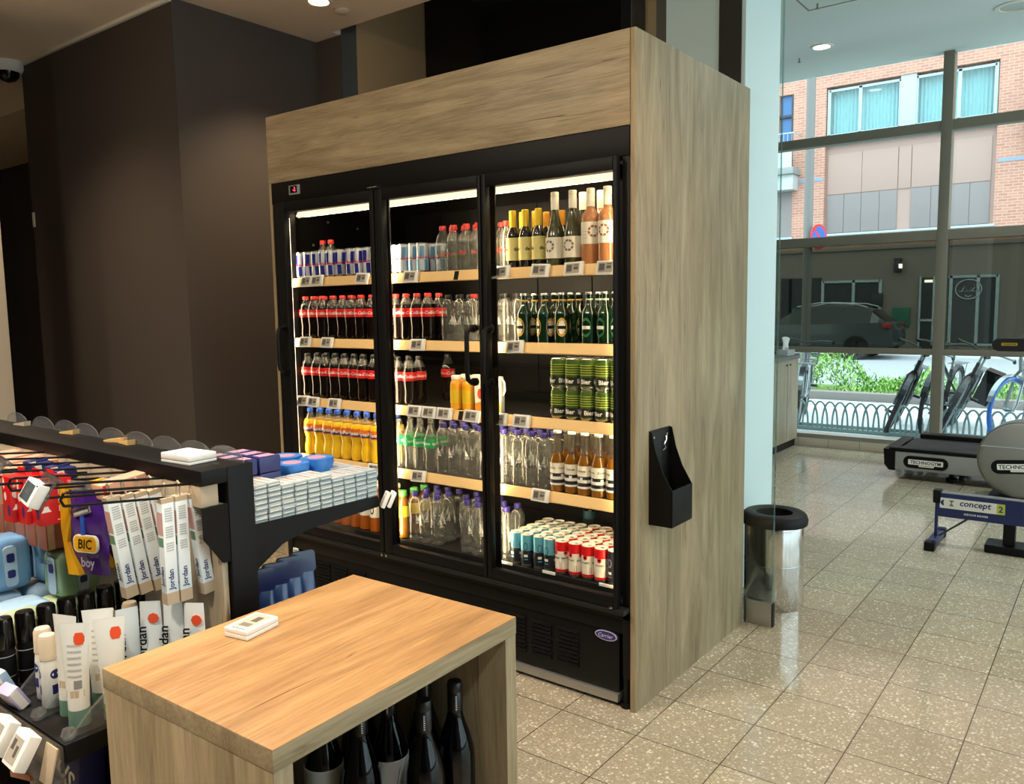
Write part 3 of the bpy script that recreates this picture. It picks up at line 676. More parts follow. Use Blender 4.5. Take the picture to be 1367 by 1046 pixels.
        if kind == 'slim_blue': can(r, h, 'slim_cyan', .9, 'label_cream', [(.068, 'slim_dark'), (h-.012, 'slim_cyan')])
        elif kind == 'slim_black': can(r, h, 'slim_dark', .9, 'label_cream')
        else: can(r, h, 'label_cream', .9, 'label_cream', [(.022, 'red'), (h-.04, 'label_cream'), (h-.012, 'red')])
        b = MB()
        for j in range(4):
            c = 2*PI*j/4
            if kind == 'slim_red':
                b.add([((r+.0004)*math.sin(c+x/r), -(r+.0004)*math.cos(c+x/r), z) for x, z in ((-.02, .022), (-.02, .05), (0, .022), (.02, .05), (.02, .022), (-.02, .094), (-.02, .075), (.02, .094), (.02, .075))], [(0, 2, 1), (2, 4, 3)], 'red')
                pts = [(0, 0)]+ell(.009, .010, 16); b.add([((r+.0006)*math.sin(c+x/r), -(r+.0006)*math.cos(c+x/r), .088+z) for x, z in pts], [(0, 1+k, 1+(k+1) % 16) for k in range(16)], 'coke_red')
                b.grid(lambda u, v: ((r+.0008)*math.sin(c-.14+.28*u), -(r+.0008)*math.cos(c-.14+.28*u), .084+.008*v), 4, 2, 'black')
                text_on_cyl(b, 'BACARDI', .0085, 'black', r+.0008, .068, False, c)
            else:
                for a in (-.5, .5): pass
                pts = ell(.009, .016, 16); 
                for k in range(16):
                    (x0, z0), (x1, z1) = pts[k], pts[(k+1) % 16]
                    b.add([((r+.0005)*math.sin(c+x/r), -(r+.0005)*math.cos(c+x/r), .085+z) for x, z in ((x0, z0), (x1, z1), (x1*.75, z1*.82), (x0*.75, z0*.82))], [(0, 1, 2, 3)], 'slim_dark' if kind == 'slim_blue' else 'lavender')
                b.grid(lambda u, v: ((r+.0005)*math.sin(c-.3+.6*u), -(r+.0005)*math.cos(c-.3+.6*u), .03+.004*v), 4, 2, 'slim_cyan' if kind == 'slim_blue' else 'pink_print')
                b.grid(lambda u, v: ((r+.0005)*math.sin(c-.3+.6*u), -(r+.0005)*math.cos(c-.3+.6*u), .042+.010*v), 4, 2, 'label_white')
        part('label', b)
    elif kind == 'tall_teal':
        can(.0285, .165, 'can_teal'); band(.0287, .09, .13, 'slim_dark')
    KIT[kind] = P
    return P
def drink(kind, name, label, cat, x, y, z, group, rz=None):
    t = thing(name, label, cat, (x, y, z), (0, 0, random.uniform(-.7, .7) if rz is None else rz), group)
    for nm, me, lb in kit(kind):
        o = link(nm, me, t)
        if lb: o['label'] = lb
    return t
SHN = ['top', 'second', 'third', 'fourth', 'bottom']; DR = ['left', 'middle', 'right']
def row(kind, name, desc, cat, xs, s, door, y0=.098, pitch=.07, rows=1, group=None, jit=.004, z=None, skip=()):
    """rows of one drink on a shelf; each gets a label of its own"""
    n = len(xs)
    for r in range(rows):
        for i, x in enumerate(xs):
            if (r, i) in skip: continue
            pos = ('only one' if n == 1 else ORD[i+1]+' from left')+(' in front' if r == 0 else (' behind front row' if r == 1 else ' in row %s' % ['', '', 'three', 'four', 'five', 'six'][r]))
            lab = f"{desc}, {pos}, {SHN[s]} shelf, {DR[door]} door"
            jx = random.uniform(-jit, jit)*.4; jy = random.uniform(-jit, jit)
            drink(kind, name, lab, cat, x+jx, y0+r*pitch+jy, SH[s] if z is None else z, f"{group or desc} on the {SHN[s]} shelf, {DR[door]} door")
def stock():
    # top shelf
    row('energy_blue', 'energy_drink_can', 'blue-silver energy can', 'can', [-1.842, -1.786, -1.730, -1.674, -1.618, -1.540, -1.484, -1.428, -1.372], 0, 0, .094, .056, 2)
    row('energy_blue', 'energy_drink_can', 'blue-silver energy can at far end', 'can', [-1.899], 0, 0, .094, .056, 1, group='blue-silver energy cans')
    row('water_red', 'cola_bottle', 'clear red-capped bottle behind energy cans', 'bottle', [-1.885, -1.82], 0, 0, .215, .07, 1, group='red-capped bottles behind cans')
    row('energy_pale', 'energy_drink_can', 'pale blue energy can', 'can', [-1.305, -1.250, -1.195, -1.140, -1.085], 0, 1, .094, .056, 2)
    row('energy_pale', 'energy_drink_can', 'pale can set back beside the bottles', 'can', [-1.03], 0, 1, .15, .056, 1, group='pale blue energy cans')
    row('water_red', 'water_bottle', 'clear red-capped water bottle', 'bottle', [-.972, -.905, -.838, -.771], 0, 1, .098, .066, 2)
    row('water_red', 'water_bottle', 'clear red-capped water bottle', 'bottle', [-.704], 0, 2, .098, .066, 2)
    row('water_red', 'water_bottle', 'red-capped water bottle beside small wines', 'bottle', [-.65], 0, 2, .125, .066, 1, group='red-capped water bottles')
    row('wine_small', 'wine_bottle', 'small yellow-capped wine bottle', 'bottle', [-.590, -.531, -.472], 0, 2, .092, .062, 2, skip=((1, 2),))
    row('wine_small_orange', 'wine_bottle', 'small orange-capped wine bottle', 'bottle', [-.478, -.405], 0, 2, .158, .06, 1)
    row('wine_white', 'wine_bottle', 'white-capped white wine bottle', 'bottle', [-.398, -.320], 0, 2, .100, .078, 2, skip=((1, 0),))
    row('wine_rose', 'wine_bottle', 'white-capped rose wine bottle', 'bottle', [-.243, -.167], 0, 2, .100, .076, 2)
    row('wine_white', 'wine_bottle', 'white wine bottle at the right end', 'bottle', [-.100], 0, 2, .15, .078, 1, group='white wine bottles')
    # second shelf
    row('cola', 'cola_bottle', 'red-capped cola bottle', 'bottle', [-1.893, -1.826, -1.759, -1.692, -1.624, -1.556, -1.488, -1.42, -1.353], 1, 0, .100, .067, 2)
    row('cola', 'cola_bottle', 'red-capped cola bottle', 'bottle', [-1.265, -1.198, -1.131, -1.064], 1, 1, .100, .067, 2)
    row('water_dark', 'water_bottle', 'clear dark-capped bottle', 'bottle', [-.945, -.878], 1, 1, .100, .066, 3)
    row('water_redcap', 'water_bottle', 'clear bottle with odd red cap', 'bottle', [-.808], 1, 1, .100, .066, 1)
    row('water_dark', 'water_bottle', 'clear dark-capped bottle', 'bottle', [-.735, -.668, -.602], 1, 2, .135, .066, 2)
    row('beer_gold', 'beer_bottle', 'green gold-labelled beer bottle', 'bottle', [-.545, -.447, -.372], 1, 2, .098, .066, 3)
    row('beer_white', 'beer_bottle', 'green beer bottle with white lettering', 'bottle', [-.245, -.176], 1, 2, .098, .066, 2)
    row('beer_white', 'beer_bottle', 'green beer bottle at right end', 'bottle', [-.105], 1, 2, .15, .066, 1, group='green beer bottles with white lettering')
    # third shelf
    row('cola_zero', 'cola_bottle', 'black-capped cola bottle', 'bottle', [-1.892, -1.825, -1.757, -1.690, -1.622, -1.555, -1.487, -1.420, -1.352], 2, 0, .100, .067, 2)
    row('cola_zero', 'cola_bottle', 'black-capped cola bottle', 'bottle', [-1.262, -1.194], 2, 1, .100, .067, 2)
    row('cola_zero', 'cola_bottle', 'black-capped cola bottle set far back', 'bottle', [-1.17], 2, 1, .34, .067, 1, group='black-capped cola bottles')
    row('juice', 'juice_bottle', 'small yellow juice bottle', 'bottle', [-.908, -.848], 2, 1, .096, .06, 2)
    for k, (x, d, lb) in enumerate(((-.772, 'white carton jug with orange print behind the door handle', 1), (-.694, 'white carton jug with orange print right of the door post', 2))):
        t = thing('juice_carton', d, 'carton', (x, .10, SH[2]), (0, 0, .25), 'juice cartons')
        b = MB(); b.prism([(-.024, 0), (.024, 0), (.027, .10), (.020, .146), (-.016, .150), (-.027, .12)], -.02, .02, 'label_cream', 'xz'); b.obj('body', t)
        b = MB(); b.prism([(-.024, .002), (.024, .002), (.0245, .05), (-.0245, .035)], -.0208, -.0200, 'label_orange', 'xz'); b.prism(ell(.013, .022, 18, 0, .075), -.0207, -.02, 'sticker_orange', 'xz'); b.obj('print', t)
        b = MB(); b.tube([(.022, 0, .14), (.034, 0, .125), (.036, 0, .09), (.026, 0, .07)], .004, 'label_cream', 8); b.obj('handle', t)
    xs = [-.388, -.321, -.254, -.187, -.120]
    for lvl in range(2):
        for r in range(2):
            for i, x in enumerate(xs):
                lab = f"green beer can, {ORD[i+1]} from left, {['lower', 'upper'][lvl]} layer, {['front', 'second'][r]} row, third shelf"
                drink('beer_can', 'beer_can', lab, 'can', x+random.uniform(-.001, .001), .10+r*.068, SH[2]+lvl*.1172, 'stacked green beer cans on the third shelf')
    # fourth shelf
    row('fanta', 'orange_soda_bottle', 'orange soda bottle', 'bottle', [-1.890, -1.822, -1.754, -1.686, -1.617, -1.549, -1.480, -1.412, -1.345], 3, 0, .100, .068, 2)
    row('lemon_lime', 'lemonade_bottle', 'clear green-labelled soda bottle', 'bottle', [-1.264, -1.198, -1.132, -1.066], 3, 1, .100, .068, 2)
    row('water_purple', 'water_bottle', 'clear purple-capped water bottle', 'bottle', [-.998, -.932, -.866, -.800], 3, 1, .100, .067, 3)
    row('water_purple', 'water_bottle', 'clear purple-capped water bottle', 'bottle', [-.728, -.661, -.594, -.527, -.460], 3, 2, .102, .067, 3)
    row('corona', 'beer_bottle', 'clear-necked amber beer bottle', 'bottle', [-.393, -.331, -.269, -.207, -.145], 3, 2, .098, .064, 3)
    # bottom shelf
    row('icetea', 'iced_tea_bottle', 'amber iced tea bottle', 'bottle', [-1.86, -1.79, -1.715, -1.64, -1.572, -1.505, -1.435, -1.365], 4, 0, .102, .07, 2)
    row('lemon_green', 'iced_tea_bottle', 'green-capped lemon tea bottle', 'bottle', [-1.255], 4, 1, .102, .07, 3)
    row('water_purple', 'water_bottle', 'clear purple-capped water bottle', 'bottle', [-1.182, -1.112, -1.045, -.94, -.872, -.805], 4, 1, .102, .075, 3, skip=((0, 3), ))
    row('water_purple', 'water_bottle', 'clear purple-capped water bottle', 'bottle', [-.735, -.660], 4, 2, .105, .075, 2)
    row('slim_blue', 'cocktail_can', 'slim cyan-black can', 'can', [-.598, -.542, -.486, -.430], 4, 2, .094, .0555, 5)
    row('slim_red', 'cocktail_can', 'slim red-cream rum can', 'can', [-.374, -.315, -.256, -.197], 4, 2, .096, .059, 5)
    row('slim_black', 'cocktail_can', 'slim black can at right end', 'can', [-.140], 4, 2, .094, .0555, 5, group='slim black cans')
    row('slim_red', 'cocktail_can', 'slim red-cream can at right end', 'can', [-.0925], 4, 2, .135, .059, 4, group='slim red-cream cans')
    drink('tall_teal', 'cocktail_can', 'dark teal tall can standing alone behind the slim cans', 'can', -.47, .45, SH[4], None)
stock()

def price_tag_kit():
    if 'tagkit' in KIT: return KIT['tagkit']
    b = MB(); b.box(-.031, .031, -.0055, .0035, -.019, .019, 'white', .002); me = b.mesh('price_tag_body')
    s = MB(); s.box(-.024, .020, -.0062, -.0054, -.014, .014, 'tag_screen')
    s.box(-.021, -.004, -.0066, -.006, -.009, .010, 'tag_ink'); s.box(.002, .016, -.0066, -.006, -.004, .004, 'tag_ink'); s.box(.002, .016, -.0066, -.006, .007, .010, 'tag_ink')
    KIT['tagkit'] = [('body', me), ('screen', s.mesh('price_tag_screen'))]; return KIT['tagkit']
def price_tag(label, loc, rot, group, s=1.0):
    t = thing('price_tag', label, 'price tag', loc, rot, group)
    t.scale = (s, s, s)
    for n, me in price_tag_kit(): link(n, me, t)
    return t
def rail_tags():
    under = {0: ([-1.798, -1.722, -1.410, -1.106, -.614, -.427, -.276, -.137], 'energy cans and wines'), 1: ([-1.828, -1.668, -1.077, -.553], ''), 2: ([-1.862, -1.785, -1.632, -1.106, -1.018, -.931, -.780, -.637, -.525], ''), 3: ([-1.373, -1.094, -.439], '')}
    for s, (xs, _) in under.items():
        for d in range(3):
            sel = [x for x in xs if (-2, -1.237, -.65)[d] < x <= (-1.237, -.65, 0)[d]]
            for i, x in enumerate(sel):
                lab = f"white electronic price tag, {ORD[i+1]} from left on rail of {SHN[s]} shelf, {DR[d]} door"
                price_tag(lab, (x, .0405, SH[s]-.015+random.uniform(-.001, .001)), (-.26, random.uniform(-.05, .05), random.uniform(-.04, .04)), 'electronic price tags on the shelf rails', 1.32)
    for i, x in enumerate((-.62, -.41, -.15)):
        t = tag(MB().box(-.03, .03, -.004, .0, 0, .012, 'label_white', .001).obj('price_strip', None, (x, .0515, .430)), f"small white price strip, {ORD[i+1]} from left on the bottom shelf edge", 'price strip', 'white strips on the bottom shelf edge')
rail_tags()

# ------------------------------------------------------------------ the display table with wine
def table():
    RZ = math.radians(1.4)
    t = thing('display_table', 'oak display table with open side full of dark wine bottles', 'table', (.1565, -1.528, 0), (0, 0, RZ))
    hx, hy, h, k = .239, .3035, .85, .036
    b = MB(); b.box(-hx, hx, -hy, hy, h-k, h-.0012, 'oak_y', .0008); b.box(-hx+.0004, hx-.0004, -hy+.0004, hy-.0004, h-.0013, h, 'oak_warm_lit', .0004); b.obj('tabletop', t)
    MB().box(-hx+.001, hx-.001, -hy+.001, -hy+k, 0, h-k, 'oak_v', .001).obj('end_panel', t)
    MB().box(-hx+.001, hx-.001, hy-k, hy-.001, 0, h-k, 'oak_v', .001).obj('end_panel', t)
    MB().box(-hx+.002, -hx+.02, -hy+k, hy-k, 0, h-k, 'oak_v').obj('back_panel', t)
    for z in (.08, .425): MB().box(-hx+.02, hx-.006, -hy+k, hy-k, z-.018, z, 'oak_y', .001).obj('shelf', t)
    R = Matrix.Translation((.1565, -1.528, 0)) @ Matrix.Rotation(RZ, 4, 'Z')
    P = []
    def wine_kit():
        b = MB(); b.lathe([(.033, 0), (.038, .004), (.039, .01), (.039, .13), (.0375, .155), (.030, .185), (.0195, .215), (.0155, .232), (.0148, .24)], 'wine_black', 28); P.append(('body', b.mesh('wine_body')))
        b = MB(); b.lathe([(.0152, .236), (.0156, .24), (.0156, .277), (.0150, .278), (.0156, .279), (.0156, .295), (.014, .2975)], 'cap_black', 24)
        for j in range(3):
            for q in range(7): c = 2*PI*j/3; b.grid(lambda u, v: (.0159*math.sin(c-.10+.2*u), -.0159*math.cos(c-.10+.2*u), .242+q*.0045+.0028*v), 3, 2, 'label_grey')
        P.append(('capsule', b.mesh('wine_capsule')))
        b = MB(); b.lathe([(.0393, .055), (.0394, .056), (.0394, .150), (.0385, .151)], 'label_grey', 28, cap=False)
        for j in range(3):
            a = 2*PI*j/3
            b.grid(lambda u, v: (.0398*math.sin(a+.3+.35*u+.05*v), -.0398*math.cos(a+.3+.35*u+.05*v), .075+.06*u+.003*v), 8, 2, 'black')
        P.append(('label', b.mesh('wine_label')))
    wine_kit()
    D0 = 'dark wine bottle in oak table, '
    spots = [(.145, .215, 0, 'front row against the far end panel'), (.145, .120, 0, 'front row second from far end, black capsule in view'), (.060, .215, 0, 'neck showing behind the two front bottles'),
             (.040, .128, 1, 'with grey label, nearer the far end'), (.050, .040, 0, 'unlabelled, between the two grey-labelled bottles'), (-.046, .028, 1, 'with grey label, nearest the front corner'), (-.060, .140, 0, 'back row in deep shade'), (-.10, -.07, 0, 'back row at the near end, in deep shade')]
    for x, y, lab, d in spots:
        p = R @ Vector((x, y, .425))
        o = thing('wine_bottle', D0+d, 'bottle', p, (0, 0, random.uniform(.6, 1.2)), 'dark wine bottles in the table')
        for n, me in P:
            if n == 'label' and not lab: continue
            link(n, me, o)
    # the spare price tags lying on the table
    o = thing('price_tag', 'white electronic price tag lying on the oak tabletop', 'price tag', (.002, -1.578, .8505), (0, 0, math.radians(100)))
    b = MB(); b.box(-.043, .043, -.030, .030, .0, .009, 'white', .0018); b.obj('base', o)
    b = MB(); b.box(-.043, .043, -.030, .030, .0095, .0185, 'white', .0018); b.obj('body', o)
    b = MB(); b.box(-.028, .036, -.021, .021, .0184, .0189, 'tag_screen'); b.box(.0, .024, -.012, .004, .0188, .0191, 'tag_ink'); b.box(-.024, -.008, -.014, .012, .0188, .0190, 'midgrey'); b.box(-.037, -.034, -.017, .017, .0184, .0189, 'tag_ink'); b.obj('screen', o)
table()

# ------------------------------------------------------------------ the gondola with toiletries
GX, BY = -.200, -1.500        # right end of the gondola, face of its back panel
pmat('tan_card', 'd9b070', .6)
def gondola():
    t = thing('gondola_shelf', 'black metal gondola rack with hooks, shelves and pale wood back', 'shelf')
    MB().box(GX-.065, GX, -1.483, -1.417, 0, 1.143, 'soft_black', .003).obj('post', t)
    b = MB()
    for k in range(16): b.box(GX-.0665, GX-.062, -1.4905, -1.483, .2+k*.05, .225+k*.05, 'matte_black')
    b.obj('slot_strip', t)
    MB().box(-2.6, GX-.002, -1.545, -1.425, 1.108, 1.142, 'soft_black', .003).obj('top_rail', t)
    MB().box(-2.6, GX-.012, -1.543, -1.500, 1.060, 1.1075, 'card_beige', .002).obj('wood_rail', t)
    MB().box(-2.6, GX-.012, -1.500, -1.486, .12, 1.060, 'counter_wood', .001).obj('back_panel', t)
    MB().prism([(-1.543, 1.06), (-1.483, 1.06), (-1.483, .93), (-1.50, .93), (-1.543, .99)], GX-.011, GX-.003, 'matte_black', 'yz').obj('end_bracket', t)
    MB().box(-2.6, GX, -1.86, -1.04, 0, .12, 'soft_black', .004).obj('base', t)
    # near shelf and its clear edge, price channel
    MB().box(-2.6, GX, -1.858, -1.50, .634, .672, 'soft_black', .003).obj('near_shelf', t)
    b = MB(); b.prism([(-1.862, .672), (-1.862, .600), (-1.884, .592), (-1.888, .597), (-1.868, .606), (-1.868, .676)], -2.6, GX+.002, 'smoke_acrylic', 'yz'); b.obj('price_channel', t)
    # clear fences on the near shelf with ball feet
    for i, x in enumerate((-.215, -.345, -.475)):
        b = MB(); pts = [(-1.84+.22*u, .676+.070*math.sin(PI*min(1, u*1.25)/1.0*.8)) for u in [k/14 for k in range(15)]]
        b.tube([(x, y, z) for y, z in pts], .0026, 'acrylic', 6)
        b.prism([(y, .674) for y, z in pts[:1]]+pts+[(pts[-1][0], .674)], x-.0006, x+.0006, 'acrylic', 'yz')
        b.lathe([(.002, .672), (.011, .675), (.015, .683), (.011, .694), (.002, .697)], 'acrylic', 14, T=TR(x, -1.843, 0)); b.obj('shelf_divider', t)
    # far shelf on its arm
    b = MB(); b.prism([(-1.42, .998), (-1.04, .988), (-1.034, .960), (-1.274, .952), (-1.347, .935), (-1.414, .895), (-1.42, .885)], GX-.006, GX, 'soft_black', 'yz')
    b.obj('shelf_arm', t)
    MB().box(-1.4, GX-.006, -1.417, -1.04, .966, .987, 'soft_black', .003).obj('far_shelf', t)
    MB().box(-1.4, GX-.006, -1.417, -1.06, .60, .62, 'soft_black', .003).obj('far_shelf', t)
    b = MB(); b.prism([(-1.42, .62), (-1.06, .622), (-1.06, .595), (-1.42, .53)], GX-.006, GX, 'soft_black', 'yz'); b.obj('shelf_arm', t)
    # hooks: double wire prongs rising towards the front
    for x in (-.262, -.372, -.50, -.605, -.72, -.84, -.97):
        b = MB(); L = .30
        for dx, dz in ((0, 0), (.012, .028)):
            b.tube([(x+dx, BY-.003, 1.075+dz-.0), (x+dx, BY-.05, 1.082+dz), (x+dx, BY-L, 1.112+dz)], .0028, 'black', 8)
        b.tube([(x, BY-L, 1.112), (x, BY-L-.006, 1.125), (x+.012, BY-L-.004, 1.14), (x+.012, BY-L, 1.14)], .0028, 'black', 8)
        b.box(x-.02, x+.03, BY-.004, BY, 1.05, 1.06, 'black'); b.obj('hook', t)
    return t
gondola()

def gondola_goods():
    # clear ticket arcs and cards on the top rail
    lab = 'clear plastic arc ticket standing on the black top rail, '
    xs = [-1.387, -1.208, -1.059, -.943, -.793, -.661, -.527, -.400, -.275]
    for i, x in enumerate(xs):
        b = MB(); b.prism([(.066*math.cos(PI*k/20), .033*math.sin(PI*k/20)) for k in range(21)], -.0008, .0008, 'acrylic', 'xz')
        b.tube([(.066*math.cos(PI*k/20), 0, .033*math.sin(PI*k/20)) for k in range(21)], .0012, 'acrylic', 6)
        o = b.obj('ticket_arc', None, (x, -1.437, 1.1425), (0, 0, .05)); tag(o, lab+ORD[len(xs)-i]+' from the post', 'ticket holder', 'clear ticket arcs on the rail')
    for i, (x, y, c, rz, l) in enumerate(((-1.02, -1.405, 'tan_card', .5, 'tan card lying behind the third arc of the rail'), (-.76, -1.405, 'tan_card', .9, 'small tan card tilted behind the middle arcs'), (-.70, -1.40, 'tan_card', -.4, 'pale tan card edge showing between two clear arcs'), (-1.33, -1.40, 'card_beige', .3, 'beige card on the far left of the rail'))):
        b = MB(); b.prism([(-.03, 0), (.032, .0), (.034, .014), (.026, .012), (-.03, .004)], -.010, .010, c, 'xz'); o = b.obj('ticket_card', None, (x, y-.035 if 0 else -1.447, 1.1425), (0, 0, rz*.3)); tag(o, l, 'card')
    o = thing('price_tag', 'white electronic price tag lying flat on the black top rail', 'price tag', (-.338, -1.490, 1.1425), (0, 0, .07))
    MB().box(-.052, .052, -.036, .036, 0, .006, 'tube_white', .001).obj('base', o); MB().box(-.052, .052, -.036, .036, .007, .021, 'white', .002).obj('body', o)
    # hanging toothbrush boxes
    def brush_box(label, x, y, lean, tilt=0.0, grp='toothbrush boxes'):
        t = thing('toothbrush_box', label, 'toothbrush box', (x, y, 1.108), (lean, 0, tilt), grp)
        w, d, h = .011, .0135, .232
        b = MB(); b.box(-w, w, -d, d, -.020-h, -.020, 'jordan_white', .0008); b.box(-w-.0003, w+.0003, -d-.0003, d+.0003, -.020-h, -.226, 'card_beige'); b.box(-w-.0003, w+.0003, -d-.0003, d+.0003, -.0300, -.0197, 'card_beige')
        # print on the +x side and the front
        for z0, z1 in ((-.07, -.038), (-.105, -.078), (-.135, -.112)): [b.box(w, w+.0004, -d*.62, d*.62, z0+q_*.0052, z0+q_*.0052+.0028, 'jordan_grey') for q_ in range(int((z1-z0)/.0052))]
        text_flat(b, 'Jordan', .017, 'navy', TR(w+.0006, 0, -.198, 0, 0, PI/2), rot=True)
        b.box(-w, w, -d-.0004, -d, -.10, -.05, 'jordan_rose'); b.box(-w*.8, w*.8, -d-.0006, -d, -.125, -.105, 'jordan_green'); text_flat(b, 'Jordan', .016, 'navy', TR(0, -d-.0008, -.19), rot=True)
        b.obj('box', t)
        b = MB(); pts = [(-.009, -.0195), (-.009, .004)]+[(.009*math.cos(PI-PI*k/8), .004+.010*math.sin(PI-PI*k/8)) for k in range(9)]+[(.009, -.0195)]
        inner = [(-.0045, -.006)]+[(.0045*math.cos(PI-PI*k/8), .003+.005*math.sin(PI-PI*k/8)) for k in range(9)]+[(.0045, -.006)]
        b.tube([(-.007, 0, -.0195), (-.007, 0, -.004), (-.006, 0, .006), (0, 0, .011), (.006, 0, .006), (.007, 0, -.004), (.007, 0, -.0195)], .0022, 'card_beige', 6)
        b.obj('hang_tab', t)
    for i in range(3): brush_box('white toothbrush box on nearest hook, '+['front one', 'middle one', 'rear one leaning back'][i], -.262+i*.002, -1.596+i*.030, (0, 0, .10)[i], random.uniform(-.03, .03))
    for i in range(4): brush_box('white toothbrush box on second hook, '+['frontmost', 'second from front', 'third from front', 'rearmost in shadow'][i], -.372+i*.002, -1.660+i*.030, .13+.01*i, random.uniform(-.03, .03))
    # razor bags
    def bag(label, x, y, rz, grp='razor bags'):
        t = thing('razor_bag', label, 'razor bag', (x, y, 1.095), (0, 0, rz), grp); t.scale = (.86, 1, 1)
        def blob(u, v):
            a = 2*PI*u; X = .066*math.cos(a)*(1-.12*v*v); Y = .016*math.sin(a)*(.35+.65*math.sin(PI*min(1, v+.12))); z = -.01-.195*v
            return (X+.004*math.sin(9*v+3*a), Y+.002*math.sin(14*v), z)
        b = MB(); b.grid(blob, 28, 14, 'bic_purple', closeu=True); b.obj('bag', t)
        b = MB(); b.prism([(-.058, -.02), (.058, -.02), (.060, .010), (-.060, .010)], -.002, .002, 'wrap', 'xz'); b.obj('header', t)
        b = MB(); b.prism([(-.070, .0), (-.052, .0), (-.040, -.07), (-.058, -.13), (-.020, -.205), (-.060, -.205), (-.074, -.10)], -.0165, .0165, 'bic_yellow', 'xz'); b.obj('side_panel', t)
        b = MB(); b.box(-.036, .022, -.0235, -.0165, -.062, -.044, 'steel', .002, T=TR(0, 0, 0, 0, -.25, 0)); b.box(-.03, .018, -.0245, -.023, -.058, -.052, 'lightgrey', T=TR(0, 0, 0, 0, -.25, 0)); b.box(-.008, .004, -.022, -.0165, -.125, -.056, 'cap_blue', .003, T=TR(.006, 0, 0)); b.obj('razor', t)
        b = MB(); b.prism(rr(.080, .040, .014, 5, .012, -.128), -.0225, -.0165, 'label_cream', 'xz'); b.prism(rr(.074, .034, .012, 5, .012, -.128), -.0230, -.0165, 'bic_yellow', 'xz'); text_flat(b, 'BIC', .031, 'black', TR(.012, -.0234, -.128), shear=.15); text_flat(b, 'boy', .030, 'lavender', TR(.012, -.0185, -.175)); b.obj('print', t)
    bag('purple and yellow razor bag hanging in front on third hook', -.497, -1.650, .32)
    bag('dark razor bag hanging just behind the front one', -.492, -1.580, .32)
    # red boxes on the hook with the first price holder
    for i in range(3):
        t = thing('red_box', 'red hanging box, '+['rightmost with white icons on its side', 'middle one of three', 'leftmost of three'][i], 'box', (-.577-i*.045, -1.690-.012*i, 1.008), (0, 0, .03), 'red boxes behind the price holders')
        b = MB(); b.box(-.021, .021, -.036, .036, 0, .106, 'red', .001)
        b.box(.021, .0214, -.03, .0, .082, .088, 'label_white'); b.prism(ell(.009, .009, 18, -.024, .066), .021, .0214, 'label_white', 'yz')
        for yy in (.004, .021):
            for zz in (.066, .047): b.box(.021, .0215, yy, yy+.013, zz, zz+.013, 'label_white')
        b.box(.021, .0215, .004, .017, .028, .041, 'label_white'); b.prism([(-.034, .03), (-.012, .03), (-.017, .037), (-.019, .043), (-.027, .043), (-.029, .037)], .021, .0214, 'label_white', 'yz'); b.box(.021, .0214, .0, .03, .008, .0105, 'label_white')
        b.prism(ell(.006, .014, 14, .008, .028), -.0364, -.036, 'cap_purple', 'xz'); b.prism(ell(.006, .01, 14, -.006, .06), -.0364, -.036, 'label_cream', 'xz'); b.prism(ell(.004, .014, 14, -.010, .09), -.0364, -.036, 'label_cream', 'xz')
        b.obj('box', t)
        MB().box(-.016, .016, -.001, .001, .106, .122, 'red').obj('hang_tab', t)
    # price holders at the hook tips
    for i, (x, y, z, l) in enumerate(((-.392, -1.800, 1.122, 'white electronic price tag hung before the red boxes'), (-.475, -1.86, 1.160, 'white electronic price tag cut by the left frame edge, at hooks'))):
        t = thing('price_tag', l, 'price tag', (x, y, z), (-.5, .12, -.12), 'price tags on hook tips')
        MB().box(-.034, .034, -.012, .012, -.026, .024, 'white', .004).obj('body', t)
        b = MB(); b.box(-.026, .022, -.0128, -.0118, -.019, .017, 'slate'); b.box(-.014, .008, -.0132, -.0125, -.006, .004, 'tag_ink'); b.obj('screen', t)
        b = MB(); b.box(-.038, .040, .0122, .0155, -.03, .045, 'smoke_acrylic', .001); b.box(-.03, .03, .0155, .03, .035, .043, 'smoke_acrylic', .001); b.obj('holder', t)
    # long packs lying along the hooks further left
    def pack(label, name, x, y, z, sx, sy, sz, col, rot=(0, 0, 0), grp=None, endcol=None, cat='package'):
        b = MB(); b.box(-sx/2, sx/2, -sy/2, sy/2, 0, sz, col, min(sx, sy, sz)*.12)
        if endcol: b.box(-sx/2-.0004, sx/2+.0004, -sy/2+.004, -sy/2+.02, .002, sz-.002, endcol)
        return tag(b.obj(name, None, (x, y, z), rot), label, cat, grp)
    for i in range(4):
        pack('navy blister pack hanging by the hooks, '+['rightmost', 'second from right', 'third from right', 'leftmost'][i], 'blister_pack', -.655-.06*i, -1.625+.012*(i % 2), 1.086, .030, .05, .028, 'navy', (.1, 0, .02), 'navy blister packs', 'label_white')
    for i in range(4):
        pack('peach box hanging high on the far hooks, '+['rightmost', 'second', 'third', 'leftmost'][i], 'peach_box', -.90-.075*i, -1.60, 1.066, .05, .12, .032, 'peach', (.05, 0, 0), 'peach boxes', 'label_white')
    pack('long pink and orange box behind the razor bag', 'pink_box', -.455, -1.580, 1.075, .05, .13, .035, 'peach', (.12, 0, 0), None, 'red')
    for i in range(5):
        pack('reddish brown box in the row below the red boxes, '+['rightmost', 'second from right', 'third from right', 'fourth', 'fifth'][i], 'brown_box', -.735-i*.062, -1.60, .905, .045, .11, .085, 'brown_box', (0, 0, .02), 'brown boxes', 'card_beige')
